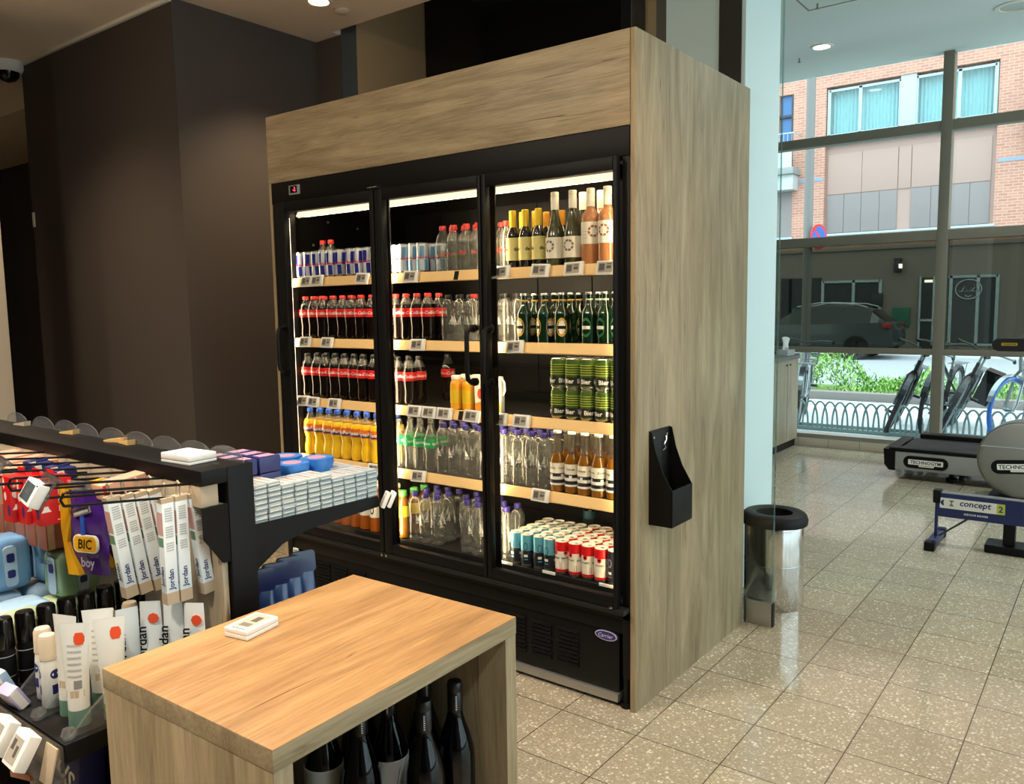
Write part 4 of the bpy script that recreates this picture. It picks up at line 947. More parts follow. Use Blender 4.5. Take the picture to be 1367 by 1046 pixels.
    # packs on the near shelf
    def soft(label, name, x, y, z, sx, sy, sz, col, rz=0, grp=None, txt=None, band=None):
        def f(u, v):
            th = PI*v; a = 2*PI*u
            q = lambda c, p: math.copysign(abs(c)**p, c)
            st = math.sin(th)
            X = q(math.cos(a), .35)*q(st, .35); Y = q(math.sin(a), .35)*q(st, .35); Z = q(-math.cos(th), .4)
            w = .012*math.sin(5*X+7*Y+11*Z)
            return (sx/2*(X+w), sy/2*(Y+w), sz/2*(Z+w)+sz/2*1.02)
        b = MB(); b.grid(f, 32, 14, col, closeu=True)
        t = thing(name, label, 'package', (x, y, z), (0, 0, rz), grp); b.obj('pack', t, angle=60)
        if txt or band:
            b = MB()
            if band: b.prism(rr(.030, sz*.75, .010, 4, sx*.05, sz*.5), -sy*.5-.003, -sy*.46, band, 'xz'); b.prism(rr(.018, sz*.18, .004, 3, sx*.05, sz*.66), -sy*.5-.004, -sy*.46, 'navy', 'xz')
            if band: b.prism(rr(.030, sz*.75, .010, 4, 0, sz*.5), sx*.46, sx*.5+.003, band, 'yz'); b.prism(rr(.018, sz*.16, .004, 3, 0, sz*.66), sx*.46, sx*.5+.0045, 'navy', 'yz'); b.prism(rr(.018, sz*.14, .004, 3, 0, sz*.36), sx*.46, sx*.5+.0045, 'navy', 'yz')
            if txt: text_flat(b, txt, .022, 'navy', TR(-sx*.2, -sy*.5-.003, sz*.78))
            b.obj('print', t)
    for i, (x, y) in enumerate(((-.745, -1.715), (-.86, -1.60), (-.87, -1.73))): soft('pale blue flat pack lying low on the near shelf, '+['right', 'middle', 'left'][i], 'flat_pack', x, y, .673, .105, .125, .118, 'pack_pale_blue', .05, 'pale blue flat packs')
    for i, (x, y) in enumerate(((-.860, -1.580), (-.872, -1.700))): soft(['blue wrapped pack standing behind the green box', 'blue wrapped pack furthest left on the shelf'][i], 'wrapped_pack', x, y, .793, .105, .112, .135, 'pack_blue', .05, 'blue wrapped packs', 'naturo' if 0 else 'natura', 'pack_pale_blue')
    soft('green wrapped box with pale oval panel beside the razor bag', 'wrapped_box', -.735, -1.590, .778, .085, .105, .122, 'pack_green', .15, None, 'natura', 'pack_pale_blue')
    pack('pale display carton under the green wrapped box', 'display_carton', -.735, -1.590, .673, .10, .12, .1045, 'pack_lime')
    for i, (x, y, z) in enumerate(((-.648, -1.765, .673), (-.652, -1.755, .735), (-.640, -1.64, .673))): soft('pale lime pack left of the black-capped cans, '+['lower', 'upper', 'far'][i], 'lime_pack', x, y, z, .085, .115, .060, 'pack_lime', .1, 'pale lime packs', 'care' if 0 else None)
    # black-capped deodorant cans, a row running back
    for i in range(8):
        t = thing('deodorant_can', 'black-capped deodorant can, '+ORD[i+1]+' from the front of its row', 'can', (-.548-.004*i, -1.822+.046*i, .6725), (0, 0, random.uniform(-1, 1)), 'black-capped deodorant cans')
        MB().lathe([(.018, 0), (.0205, .002), (.0205, .085), (.0185, .092)], 'black', 20).obj('body', t)
        b = MB(); b.lathe([(.0207, .03), (.0207, .031)], 'label_grey', 20, cap=False); b.lathe([(.0207, .075), (.0207, .077)], 'lightgrey', 20, cap=False); b.obj('band', t)
        MB().lathe([(.0205, .0922), (.0208, .094), (.0195, .152), (.017, .158), (.004, .1595)], 'gloss_black', 20).obj('cap', t)
    # roll-ons
    def rollon(label, x, y, hue, print_=True):
        t = thing('roll_on', label, 'roll-on', (x, y, .6725), (0, 0, random.uniform(-.5, .5)), 'roll-on deodorants')
        MB().lathe([(.016, 0), (.0185, .004), (.0185, .075), (.0165, .098), (.0155, .101)], 'tube_white', 22).obj('body', t)
        MB().lathe([(.0158, .1012), (.0178, .103), (.0168, .146), (.014, .153), (.004, .155)], hue, 22).obj('cap', t)
        if print_:
            b = MB()
            for k in range(3):
                c = 2*PI*k/3; pts = [(0, 0)]+ell(.010, .010, 16)
                b.add([(.0189*math.sin(c+x_/.0189), -.0189*math.cos(c+x_/.0189), .072+z_) for x_, z_ in pts], [(0, 1+j, 1+(j+1) % 16) for j in range(16)], 'navy')
                b.grid(lambda u, v: (.0189*math.sin(c-.4+.8*u), -.0189*math.cos(c-.4+.8*u), .030+.02*v), 5, 2, 'navy')
            b.obj('print', t)
    rollon('white roll-on nearest the front edge, beside the first tube', -.385, -1.800, 'cream'); rollon('white roll-on second from front, left of its twin', -.432, -1.790, 'cream')
    rollon('cream-capped roll-on wrapped behind the leaning white tubes', -.418, -1.660, 'card_beige', False); rollon('cream-capped roll-on deep in the shelf', -.425, -1.605, 'card_beige', False)
    # toothpaste tubes standing on their green caps
    def paste(label, x, y, rz, back=False, sticker=True, h=.205, capc='tube_green'):
        t = thing('toothpaste_tube', label, 'tube', (x, y, .6725), (0, 0, rz), 'white toothpaste tubes')
        def f(u, v):
            a = 2*PI*u; k = v**1.2
            rx = .0195+.0105*k; ry = .0195*(1-k)+.0012
            return (rx*math.cos(a), ry*math.sin(a), .034+(h-.034)*v)
        b = MB(); b.grid(f, 24, 12, 'tube_white', closeu=True); b.obj('tube', t, angle=50)
        MB().lathe([(.0205, 0), (.0208, .002), (.0200, .033), (.018, .035)], capc, 24).obj('cap', t)
        b = MB()
        def on(v): k = v**1.2; return -(.0195*(1-k)+.0012)
        def patch(xa, xb, za, zb, m_, n=4):
            def g(u, w):
                v = ((za+(zb-za)*w)-.034)/(h-.034); k = v**1.2; rx = .0195+.0105*k; ry = .0195*(1-k)+.0012; X = xa+(xb-xa)*u
                return (X, -ry*math.sqrt(max(0, 1-(X/rx)**2))-.0006, za+(zb-za)*w)
            b.grid(g, n, n, m_)
        patch(-.017, .017, .060, .074, 'tube_beige')
        if back:
            for k in range(6): patch(-.012, .014, .10+k*.012, .104+k*.012, 'lightgrey')
            patch(.0, .014, .078, .094, 'grey')
        b.obj('print', t)
        if sticker:
            b = MB()
            patch(.004, .018, h-.042, h-.018, 'sticker_orange', 5); patch(.001, .021, h-.036, h-.024, 'sticker_orange', 5); patch(.0025, .0195, h-.0395, h-.0205, 'sticker_orange', 5); b.obj('sticker', t)
    paste('white toothpaste tube with green cap nearest the shelf end', -.262, -1.800, .75, True)
    paste('white toothpaste tube with beige band left of the nearest one', -.322, -1.790, .35)
    paste('white toothpaste tube with red mark, half hidden by the table', -.232, -1.745, 1.0)
    paste('white toothpaste tube standing behind the nearest one', -.300, -1.735, .9, True, False)
    # flat white pouches under the toothbrush boxes
    for i, (x, y, rz, rx, l) in enumerate(((-.345, -1.655, 1.25, .1, 'crumpled white pouch leaning left of the others'), (-.325, -1.610, .75, 0, 'white pouch with orange sticker under second hook boxes'), (-.285, -1.580, .55, 0, 'white pouch with big lettering under nearest hook boxes'), (-.235, -1.560, .60, .0, 'white pouch with orange sticker beside the wood end panel'))):
        t = thing('white_pouch', l, 'pouch', (x, y, .6725), (rx, 0, rz), 'white pouches')
        def f(u, v):
            a = 2*PI*u; k = v**1.3; return ((.026-.004*v)*math.cos(a), (.014*(1-k)+.001)*math.sin(a), .178*v)
        MB().grid(f, 20, 10, 'jordan_white', closeu=True).obj('pouch', t, angle=50)
        b = MB(); text_flat(b, 'Jordan', .030, 'black', TR(-.014, -.0150, .085, -.075), rot=True)
        b.obj('print', t)
        if i in (1, 3):
            b = MB(); b.prism([(.012*math.cos(2*PI*k/8)+.008, .012*math.sin(2*PI*k/8)+.142) for k in range(8)], -.0090, -.0075, 'sticker_orange', 'xz'); b.obj('sticker', t)
    # flat card and pink packet at the shelf front, left
    pack('white and lilac flat packet lying near the front edge', 'flat_packet', -.445, -1.838, .673, .05, .026, .05, 'lavender', (.5, 0, .1), None, 'label_white')
    pack('white packet with blue mark leaning by the front edge', 'white_packet', -.505, -1.835, .676, .06, .02, .07, 'label_white', (.4, 0, .1), None, 'pack_pale_blue')
    # tags on the channel, beige card
    for i, (x, l) in enumerate(((-.268, 'white electronic price tag on shelf edge, nearer the shelf end'), (-.357, 'white electronic price tag on shelf edge, at the frame edge'))):
        t = thing('price_tag', l, 'price tag', (x+.006, -1.905, .668), (-.55, 0, -.05), 'price tags on near shelf edge')
        MB().box(-.031, .031, -.014, .010, -.036, .030, 'white', .004).obj('body', t)
        b = MB(); b.box(-.024, .018, -.0150, -.0138, -.028, .018, 'tag_screen'); b.box(-.018, -.006, -.0154, -.0148, -.006, .012, 'tag_ink'); b.box(.002, .012, -.0154, -.0148, -.016, .004, 'tag_ink'); b.obj('screen', t)
    pack('small beige card held in the clear shelf edge', 'shelf_card', -.205, -1.895, .612, .045, .003, .070, 'card_beige', (-.25, 0, 0), cat='card')
    # dark packs on the base below the near shelf
    MBX = [(-.33, -1.805, 'navy', 'dark pack with white lettering low under the near shelf'), (-.44, -1.805, 'gloss_black', 'black pack under the near shelf at left'), (-.24, -1.72, 'gloss_black', 'glossy black pouch in the shade under the near shelf')]
    for i, (x, y, c, l) in enumerate(MBX):
        t = thing('dark_pack', l, 'package', (x, y, .31), (-.12, 0, .1)); b = MB(); b.box(-.045, .045, -.03, .03, 0, .285, c, .008); b.obj('pack', t)
        if i == 0: b = MB(); text_flat(b, 'US', .055, 'label_white', TR(0, -.0308, .235, 0, .6)); b.obj('print', t)
    pack('rust-coloured strip pack tilted under the price tags', 'strip_pack', -.385, -1.868, .545, .10, .006, .012, 'rust', (0, -.25, 0))
    t = tag(MB().box(-1.2, -.205, -1.84, -1.50, .29, .31, 'black', .002).obj('wire_shelf'), 'lower black shelf plate under the near shelf', 'shelf')
    # far side: gum stacks
    G = []
    b = MB(); w, d, h = .044, .0182, .0118
    b.box(-w, w, -d, d, .0004, h, 'gum_grey', .003); b.box(-w*.96, w*.96, -d*.92, d*.92, h-.0004, h+.0003, 'gum_top')
    G.append(('pack', b.mesh('gum_pack')))
    b = MB(); b.box(w-.0005, w+.0004, -d*.8, d*.8, .0048, .0066, 'label_white')
    text_flat(b, 'STIMOROL', .0125, 'brown_box', TR(0, 0, h+.0005, -PI/2, 0, PI/2 if 0 else 0)); G.append(('print', b.mesh('gum_print')))
    for c in range(10):
        y = -1.396+c*.0382
        n = (8, 8, 7, 7, 7, 7, 6, 6, 6, 6)[c]
        for k in range(n):
            o = thing('gum_pack', f"pale grey gum pack, {ORD[c+1]} column from post, layer {['', 'one', 'two', 'three', 'four', 'five', 'six', 'seven', 'eight'][k+1]} from bottom", 'gum', (-.250+random.uniform(-.0015, .0015), y, .9872+k*.01225), (0, 0, random.uniform(-.02, .02)), 'stacked gum packs on the far shelf')
            for nm, me in G: link(nm, me, o)
    tag(MB().box(-.52, -.389, -1.415, -1.05, 0, .0615, 'gum_grey', .002).obj('gum_carton', None, (0, 0, .9872)), 'long grey carton at the back of the far shelf under the tubs', 'carton')
    for c in range(10):
        y = -1.396+c*.0382
        b = MB(); b.box(-.044, .044, -.0186, .0186, 0, .0615, 'gum_grey', .002)
        tag(b.obj('gum_carton', None, (-.3415, y, .9872)), f"grey gum carton behind the front stacks, {ORD[c+1]} from post", 'carton', 'gum cartons')
        if c < 8: continue
        o = thing('gum_pack', f"loose gum pack on the rear carton, {['nearer the tubs', 'at the shelf tip'][c-8]}", 'gum', (-.3405, y, 1.0490), (0, 0, random.uniform(-.05, .05)), 'gum packs on rear cartons')
        for nm, me in G: link(nm, me, o)
    # blue tins and navy packs behind
    for i, (x, y, z) in enumerate(((-.340, -1.205, 1.0490), (-.345, -1.120, 1.0490), (-.435, -1.150, 1.0490))):
        t = thing('gum_tub', 'bright blue round-cornered gum tub, '+['nearest the post', 'nearest the shelf end', 'furthest back'][i], 'tub', (x, y, z), (0, 0, .2*i), 'blue gum tubs')
        b = MB()
        for zz, s in ((0, .96), (.085, 1.0)): pass
        b.prism(rr(.076, .076, .028, 6), 0, .024, 'tin_blue', 'xy'); b.obj('tub', t)
        b = MB(); b.prism(rr(.080, .080, .030, 6), .0242, .042, 'tin_blue', 'xy'); b.prism(rr(.046, .046, .018, 6), .042, .0425, 'pink_print', 'xy'); b.obj('lid', t)
    k = 0
    for r_ in range(2):
        for c in range(3):
            for l in range(2):
                k += 1
                t = thing('gum_box', f"navy gum box near the post, {['front', 'rear'][r_]} row, {ORD[c+1]} from post, {['lower', 'upper'][l]}", 'gum box', (-.42-.10*r_-.0, -1.385+c*.0+.0, .9872), (0, 0, 0), 'navy gum boxes')
                t.location = (-.315-.052*c, -1.372, 1.0490+l*.040)
                if r_ == 1: t.location.y = -1.305
                b = MB(); b.box(-.0245, .0245, -.031, .031, 0, .0395, 'gum_navy', .005); b.obj('box', t)
                b = MB(); b.box(-.015, .015, -.022, .022, .0394, .0399, 'pink_print'); b.obj('print', t)
    # tags at the end of the far shelf
    for i in range(2):
        price_tag(['white price tag clipped to the tip of the far shelf, front one', 'white price tag clipped to the tip of the far shelf, behind the front one'][i], (-.200+i*.010, -1.016+i*.012, .975), (.45, .15, 2.45), 'tags on far shelf tip', 1.15)
    # blue bags on the lower far shelf
    for i in range(5):
        t = thing('blue_bag', 'dark blue leaning pouch on the lower far shelf, '+ORD[i+1]+' from the post', 'pouch', (-.275-.012*i, -1.392+.052*i, .6205), (-.18, 0, 1.2), 'dark blue pouches')
        def f(u, v):
            a = 2*PI*u; kk = v**1.5; return (.030*math.cos(a)*(1-.1*v), (.019*(1-kk)+.002)*math.sin(a), .205*v)
        MB().grid(f, 22, 10, 'teal_bag', closeu=True).obj('pouch', t, angle=50)
        b = MB(); b.prism(rr(.062, .055, .008, 4, 0, .200), -.010, .010, 'navy_bag', 'xz'); b.obj('top', t)
gondola_goods()

# ------------------------------------------------------------------ gym side
def trash_can():
    t = thing('trash_can', 'round chrome waste bin with black ring lid on the tiles', 'bin', (.025, 1.365, 0))
    MB().lathe([(.138, 0), (.140, .004), (.140, .40), (.139, .405)], 'chrome', 48).obj('body', t)
    MB().lathe([(.1405, .215), (.1412, .217), (.1405, .219)], 'steel', 48, cap=False).obj('seam', t)
    b = MB(); b.lathe([(.139, .406), (.155, .408), (.158, .430), (.150, .452), (.138, .462), (.100, .466), (.085, .458), (.082, .43), (.080, .41)], 'soft_black', 48, cap=False)
    b.obj('lid', t)
    MB().lathe([(.079, .34), (.0795, .41)], 'black', 40).obj('liner', t)
trash_can()

def counter():
    t = thing('low_counter', 'long low wood-fronted counter with grey top by the window', 'cabinet')
    MB().box(-1.95, -1.31, 3.2, 5.86, .08, .90, 'counter_wood', .002).obj('body', t)
    MB().box(-1.97, -1.295, 3.18, 5.865, .901, .935, 'midgrey', .003).obj('worktop', t)
    MB().box(-1.93, -1.33, 3.2, 5.85, 0, .079, 'black').obj('toe_kick', t)
    for y in (5.54,):
        b = MB(); b.box(-1.3105, -1.3085, y-.002, y+.002, .085, .895, 'midgrey'); b.obj('door_seam', t)
        for yy in (y-.05, y+.06): MB().cyl((-1.309, yy, .85), (-1.298, yy, .85), .008, 'dark_steel', 10).obj('knob', t)
    t = thing('tissue_box', 'grey tissue box with a white tissue on the counter', 'tissue box', (-1.385, 5.68, .9355))
    MB().box(-.06, .06, -.11, .11, 0, .06, 'lightgrey', .003).obj('box', t)
    b = MB(); b.grid(lambda u, v: (.03*math.cos(2*PI*u)*(1-.4*math.sin(PI*v)), .045*math.cos(2*PI*u+.5)*(.3+.5*v), .06+.11*v+.02*math.sin(6*u)), 16, 8, 'tissue', closeu=True); b.obj('tissue', t)
counter()

def badge(mb, txt, T, w, h, size, plate='label_white'):
    """black oval with a pale plate and lettering, local xz plane facing -y"""
    mb.prism(rr(w, h, h*.49, 8), -.003, 0, 'soft_black', 'xz', T)
    mb.prism(rr(w*.78, h*.42, .006, 3), -.0045, 0, plate, 'xz', T); mb.prism(rr(w*.34, h*.2, .006, 3, w*.02, -h*.26), -.0044, 0, plate, 'xz', T)
    text_flat(mb, txt, size, 'black', T @ TR(0, -.0052, 0)); mb.box(-w*.14, w*.16, -.0052, -.0044, -h*.27, -h*.25, 'black', T=T)
def treadmill():
    t = thing('treadmill', 'grey treadmill with black belt standing along the window', 'treadmill')
    y0, y1 = 4.68, 5.42
    x0, x1 = -.155, 1.95
    b = MB(); b.box(x0+.03, x1, y0, y0+.10, .085, .235, 'tm_grey', .008); b.box(x0+.03, x1, y1-.10, y1, .085, .235, 'tm_grey', .008); b.obj('side_panel', t)
    MB().box(x0+.06, x1, y0+.11, y1-.11, .16, .262, 'belt', .012).obj('belt', t)
    b = MB(); b.box(x0-.02, x1, y0-.005, y0+.12, .236, .265, 'soft_black', .008); b.box(x0+.1, x1, y1-.12, y1+.005, .236, .30, 'soft_black', .008); b.obj('foot_rail', t)
    b = MB(); b.prism([(x0-.06, .25), (x0+.03, .25), (x0+.03, .075), (x0-.015, .075), (x0-.05, .12)], y0-.004, y1+.004, 'soft_black', 'xz'); b.obj('end_cap', t)
    b = MB(); badge(b, 'TECHNOGYM', TR(.105, y0-.001, .158), .33, .10, .036); b.obj('maker_badge', t)
    for x in (.28, 1.7):
        for y in (y0+.12, y1-.12): MB().lathe([(.045, 0), (.045, .03), (.02, .04), (.02, .16)], 'black', 14, T=TR(x, y, 0)).obj('foot', t)
    # front mast and handrails
    for y in (y0+.06, y1-.06):
        MB().tube([(1.55, y, .24), (1.62, y, .8), (1.55, y, 1.12)], .035, 'midgrey', 12).obj('upright', t)
    b = MB(); pr = rr(.80, .098, .048, 8, .93, 1.125)
    b.prism(pr, 4.70, 4.80, 'charcoal', 'xz'); h = b.obj('handrail', t)
    b = MB(); b.prism(rr(.105, .022, .005, 3, .645, 1.130), 4.6965, 4.70, 'gold', 'xz'); text_flat(b, 'TECHNOGYM', .0135, 'black', TR(.645, 4.6955, 1.130)); b.obj('maker_badge', h)
    MB().box(1.30, 1.62, 4.70, 5.40, 1.10, 1.40, 'charcoal', .03).obj('console', t)
treadmill()

def cross_trainer():
    t = thing('cross_trainer', 'grey disc-shaped flywheel housing of a cross trainer', 'cross trainer')
    c = (.80, 4.30, .335); R = .268
    b = MB(); b.tube([(c[0], c[1]-.14, c[2]), (c[0], c[1]-.125, c[2]), (c[0], c[1]-.105, c[2]), (c[0], c[1]+.10, c[2]), (c[0], c[1]+.12, c[2])], R, 'disc_grey', 56, radii=[R*.86, R*.965, R, R, R*.93]); b.obj('flywheel_cover', t)
    MB().tube([(c[0]+R*1.003*math.cos(a), c[1]-.107, c[2]+R*1.003*math.sin(a)) for a in [2*PI*k/48 for k in range(48)]], .006, 'midgrey', 6, closed=True).obj('rim', t)
    b = MB(); b.box(c[0]-.245, c[0]+.245, c[1]-.1415, c[1]-.136, c[2]+.085, c[2]+.090, 'lightgrey')
    badge(b, 'TECHNOGYM', TR(c[0]-.008, c[1]-.1405, c[2]-.045, 0, -.10), .34, .10, .040); b.obj('maker_badge', t)
    MB().box(.72, 2.2, 4.22, 4.38, 0, .085, 'charcoal', .02).obj('base_bar', t)
    MB().box(.60, .72, 4.05, 4.55, 0.0, .05, 'charcoal', .015).obj('foot', t)
    MB().tube([(1.0, 4.3, .45), (1.3, 4.3, 1.0), (1.4, 4.3, 1.5)], .04, 'midgrey', 12).obj('mast', t)
cross_trainer()

def rower():
    t = thing('rowing_machine', 'dark blue rail end of a rowing machine on a single leg', 'rowing machine')
    y = 2.90
    MB().box(.492, 2.3, y-.028, y+.028, .175, .318, 'rower_blue', .006).obj('rail', t)
    MB().box(.50, 2.3, y-.024, y+.024, .3185, .326, 'steel', .002).obj('rail_top', t)
    MB().box(.468, .512, y-.034, y+.034, .255, .336, 'soft_black', .008).obj('rail_cap', t)
    b = MB(); b.prism(rr(.335, .062, .003, 3, .675, .262), y-.0305, y-.0275, 'offwhite', 'xz'); b.prism(rr(.042, .062, .002, 2, .825, .262), y-.0310, y-.0275, 'lime', 'xz')
    b.prism([(.53+.018*math.cos(a), .264+.018*math.sin(a)) for a in [PI*.5+PI*k/12 for k in range(13)]]+[(.527, .27)], y-.0312, y-.0275, 'navy', 'xz')
    b.prism([(.556, .282), (.584, .282), (.572, .265), (.584, .246), (.556, .246), (.568, .265)], y-.0312, y-.0275, 'midgrey', 'xz')
    text_flat(b, 'concept', .050, 'navy', TR(.695, y-.0314, .264), shear=.15); text_flat(b, '2', .05, 'navy', TR(.825, y-.0318, .262)); text_flat(b, 'INDOOR ROWER', .016, 'offwhite', TR(.70, y-.0286, .207), shear=.1)
    b.obj('sticker', t)
    MB().box(.480, .496, y-.016, y+.016, .045, .256, 'rower_blue', .002).obj('leg', t)
    MB().cyl((.505, y+.0, .05), (.66, y+.0, .178), .006, 'dark_steel', 8).obj('brace', t)
    b = MB(); b.box(.462, .512, y-.19, y+.19, 0.008, .05, 'rower_blue', .006); f = b.obj('foot', t)
    for s in (-1, 1): MB().box(.458, .516, y+s*.175-.03, y+s*.175+.03, 0, .056, 'soft_black', .008).obj('foot_cap', f)
    MB().box(.75, 1.05, y-.05, y+.12, .0, .05, 'soft_black', .01).obj('caster_base', t)
    MB().box(.84, .90, y-.02, y+.05, .05, .176, 'soft_black', .004).obj('post', t)
rower()

def lamps():
    def down(label, x, y, z, mat, r=.07):
        t = thing('ceiling_downlight', label, 'ceiling lamp', (x, y, z))
        MB().lathe([(r*.72, -.004), (r*.78, -.010), (r, -.008), (r*1.02, -.0005)], 'offwhite', 32, cap=False).obj('ring', t)
        MB().lathe([(.001, -.0035), (r*.72, -.0035), (r*.72, -.0005)], mat, 32, cap=False).obj('lamp', t)
    down('round recessed downlight lit white in the pale gym ceiling', -.905, 5.03, GZ, 'lamp_white', .095)
    down('round recessed downlight at the top right corner of the gym ceiling', .545, 4.98, GZ, 'lightgrey', .14)
    down('warm round downlight in the dark shop ceiling', -2.36, .655, CZ, 'lamp_glow', .075)
    t = thing('smoke_detector', 'small round detector on the shop ceiling beside the warm downlight', 'detector', (-2.37, .83, CZ))
    MB().lathe([(.045, -.0005), (.045, -.012), (.03, -.022), (.002, -.023)], 'beige_wall', 24).obj('body', t)
    t = thing('ceiling_plate', 'faint round plate on the shop ceiling, top left', 'ceiling plate', (-3.52, -.42, CZ))
    MB().lathe([(.06, -.0005), (.058, -.008), (.002, -.009)], 'beige_wall', 24).obj('body', t)
    for i, (x, y) in enumerate(((-.62, 3.95), (-1.17, 5.25))):
        t = thing('sprinkler', ['small sprinkler hanging near the ceiling hatch', 'small sprinkler hanging left of the downlight'][i], 'sprinkler', (x, y, GZ))
        MB().tube([(0, 0, -.0005), (0, 0, -.035)], .006, 'midgrey', 8).obj('body', t); MB().lathe([(.016, -.038), (.016, -.0355)], 'midgrey', 12).obj('plate', t)
    t = thing('security_camera', 'white dome security camera at the ceiling edge, top left', 'camera', (-4.885, .03, CZ))
    MB().lathe([(.10, -.0005), (.10, -.05), (.085, -.07)], 'white', 32).obj('housing', t)
    MB().lathe([(.072, -.0705), (.066, -.10), (.045, -.125), (.002, -.138)], 'gloss_black', 28).obj('dome', t)
    o = tag(MB().box(-4.85, -4.82, .099, .1065, 2.085, 2.185, 'offwhite', .002).obj('wall_switch'), 'small white switch plate at the dark wall corner', 'switch')
lamps()

# ------------------------------------------------------------------ outside
FY = 22.5
def outside():
    struct(MB().box(-40, 30, WY+.14, 10.40, -.20, -.05, 'pavement').obj('ground_pavement'))
    struct(MB().box(-40, 30, 10.40, 12.9, -.20, -.06, 'verge').obj('ground_verge'))
    struct(MB().box(-40, 30, 12.9, 21.2, -.22, -.06, 'asphalt').obj('ground_road'))
    struct(MB().box(-40, 30, 21.2, FY, -.20, -.03, 'pavement').obj('ground_far_pavement'))
    o = tag(MB().box(-14, 10, 10.40, 10.62, -.06, .075, 'kerb', .01).obj('kerb_wall'), 'low grey kerb wall in front of the planted verge', 'kerb')
    # verge planting: nobody could count the leaves
    rnd = random.Random(3)
    def leafmat(n, a, b_):
        m = pmat(n, a, .6); return m
    for n, c in (('leaf_a', '6fa03c'), ('leaf_b', '86b552'), ('leaf_c', '4d7a2f'), ('leaf_d', 'a9c46c')): leafmat(n, c, c)
    mb = MB()
    for k in range(15000):
        x = rnd.uniform(-7.5, 4.5); y = rnd.uniform(10.74, 12.6)
        hmax = .12+.16*math.exp(-((x+2.7)/.55)**2)+.22*max(0, math.sin(x*1.9+.8))*.5+.08*math.sin(x*4.3)+.05*math.sin(y*5+x*3)
        hmax = max(.07, hmax)*1.35
        if x < -1.0: hmax += .07
        z = -.06+hmax*rnd.random()**.5
        s = rnd.uniform(.025, .062); a = rnd.uniform(0, 2*PI); ti = rnd.uniform(.2, 1.2)
        d = Vector((math.cos(a)*math.cos(ti), math.sin(a)*math.cos(ti), math.sin(ti))); sd = Vector((-math.sin(a), math.cos(a), 0))
        p = Vector((x, y, z)); mb.add([p-sd*s*.35, p+d*s*1.6, p+sd*s*.35, p-d*s*.4], [(0, 1, 2, 3)], rnd.choice(('leaf_a', 'leaf_a', 'leaf_b', 'leaf_c', 'leaf_d')))
    o = mb.obj('verge_plants', None, smooth=False); tag(o, 'bright green low plants growing along the street verge', 'plants', kind='stuff')
    # bicycle rack
    t = thing('bicycle_rack', 'long grey-green steel rack of pointed hoops outside the window', 'bicycle rack')
    y = 7.28
    b = MB(); b.box(-3.0, 2.6, y-.03, y+.03, -.05, -.01, 'rack_steel', .006); b.obj('base_rail', t)
    MB().box(-3.0, 2.6, y+.30, y+.34, -.05, -.015, 'rack_steel', .006).obj('base_rail', t)
    n = 48
    hoop = MB(); hoop.tube([(.088*math.cos(a), 0, -.02+.315*(abs(math.sin(a))**.8)) for a in [PI*k/18 for k in range(19)]], .0115, 'rack_steel', 8)
    hm = hoop.mesh('hoop')
    for k in range(n): link('hoop', hm, t, (-2.86+k*.1135, y, 0))
    # lamp post and no-parking sign
    t = thing('lamp_post', 'tall grey street pole across the verge', 'pole', (-2.83, 10.95, -.06)); MB().lathe([(.085, 0), (.085, .9), (.072, .95), (.065, 9.0)], 'pole_grey', 24).obj('pole', t)
    t = thing('road_sign', 'round blue no-parking sign with red rim on the pole', 'sign', (-2.655, 10.93, 2.49), (0, 0, 1.22))
    b = MB(); b.prism(ell(.20, .20, 32), -.006, .006, 'coke_red', 'xz'); b.prism(ell(.162, .162, 32), -.0075, .006, 'sign_blue', 'xz'); b.box(-.19, .19, -.0085, -.006, -.018, .018, 'coke_red', T=TR(0, 0, 0, 0, PI/4, 0)); b.obj('plate', t)
    MB().box(-.02, .02, .006, .135, -.06, .06, 'pole_grey').obj('bracket', t)
    # the building across the street
    t = thing('brick_building', 'pink brick building across the street with wide curtained window', 'building')
    OX0, OX1, OZ0, OZ1 = -5.99, -1.63, 3.40, 7.62
    b = MB()
    b.box(-30, -7.36, FY, FY+1, 2.95, 14, 'brick'); b.box(-7.36, -6.93, FY, FY+1, 7.60, 14, 'brick'); b.box(-7.36, -6.93, FY, FY+1, 2.95, 3.38, 'brick')
    b.box(-6.93, OX0, FY, FY+1, 2.95, 14, 'brick'); b.box(OX0, OX1, FY, FY+1, OZ1, 14, 'brick'); b.box(OX0, OX1, FY, FY+1, 2.95, OZ0, 'brick'); b.box(OX1, 20, FY, FY+1, 2.95, 14, 'brick')
    b.obj('upper_wall', t)
    b = MB(); b.box(-30, -6.04, FY-.012, FY+.01, 4.98, 5.08, 'facade_blue'); b.box(-1.59, 20, FY-.012, FY+.01, 5.0, 5.10, 'facade_blue'); b.obj('band_course', t)
    b = MB(); b.box(-30, 20, FY+.02, FY+1, -.2, 2.95, 'facade_grey'); b.box(-30, 20, FY-.05, FY+.1, 2.90, 3.0, 'facade_grey', .01); b.obj('ground_floor_wall', t)
    # big window and cladding in the opening
    yb = FY+.14
    b = MB(); b.box(OX0, OX1, yb, yb+.1, OZ0, 6.0, 'facade_panel')
    b.obj('cladding', t)
    b = MB()
    for xa, xb in ((-5.93, -5.46), (-5.45, -4.98), (-4.97, -4.49), (-4.48, -4.02), (-3.66, -3.16), (-3.15, -2.71), (-2.70, -2.22), (-2.21, -1.74)): b.box(xa, xb, yb-.03, yb, 3.45, 4.55, 'facade_panel_dark', .004)
    b.obj('dark_panels', t)
    b = MB()
    for xa, xb in ((-5.93, -4.98), (-4.97, -4.02), (-4.0, -3.68), (-3.66, -2.71), (-2.70, -1.74)): b.box(xa, xb, yb-.03, yb, 4.565, 5.72, 'facade_panel', .004)
    b.obj('light_panels', t)
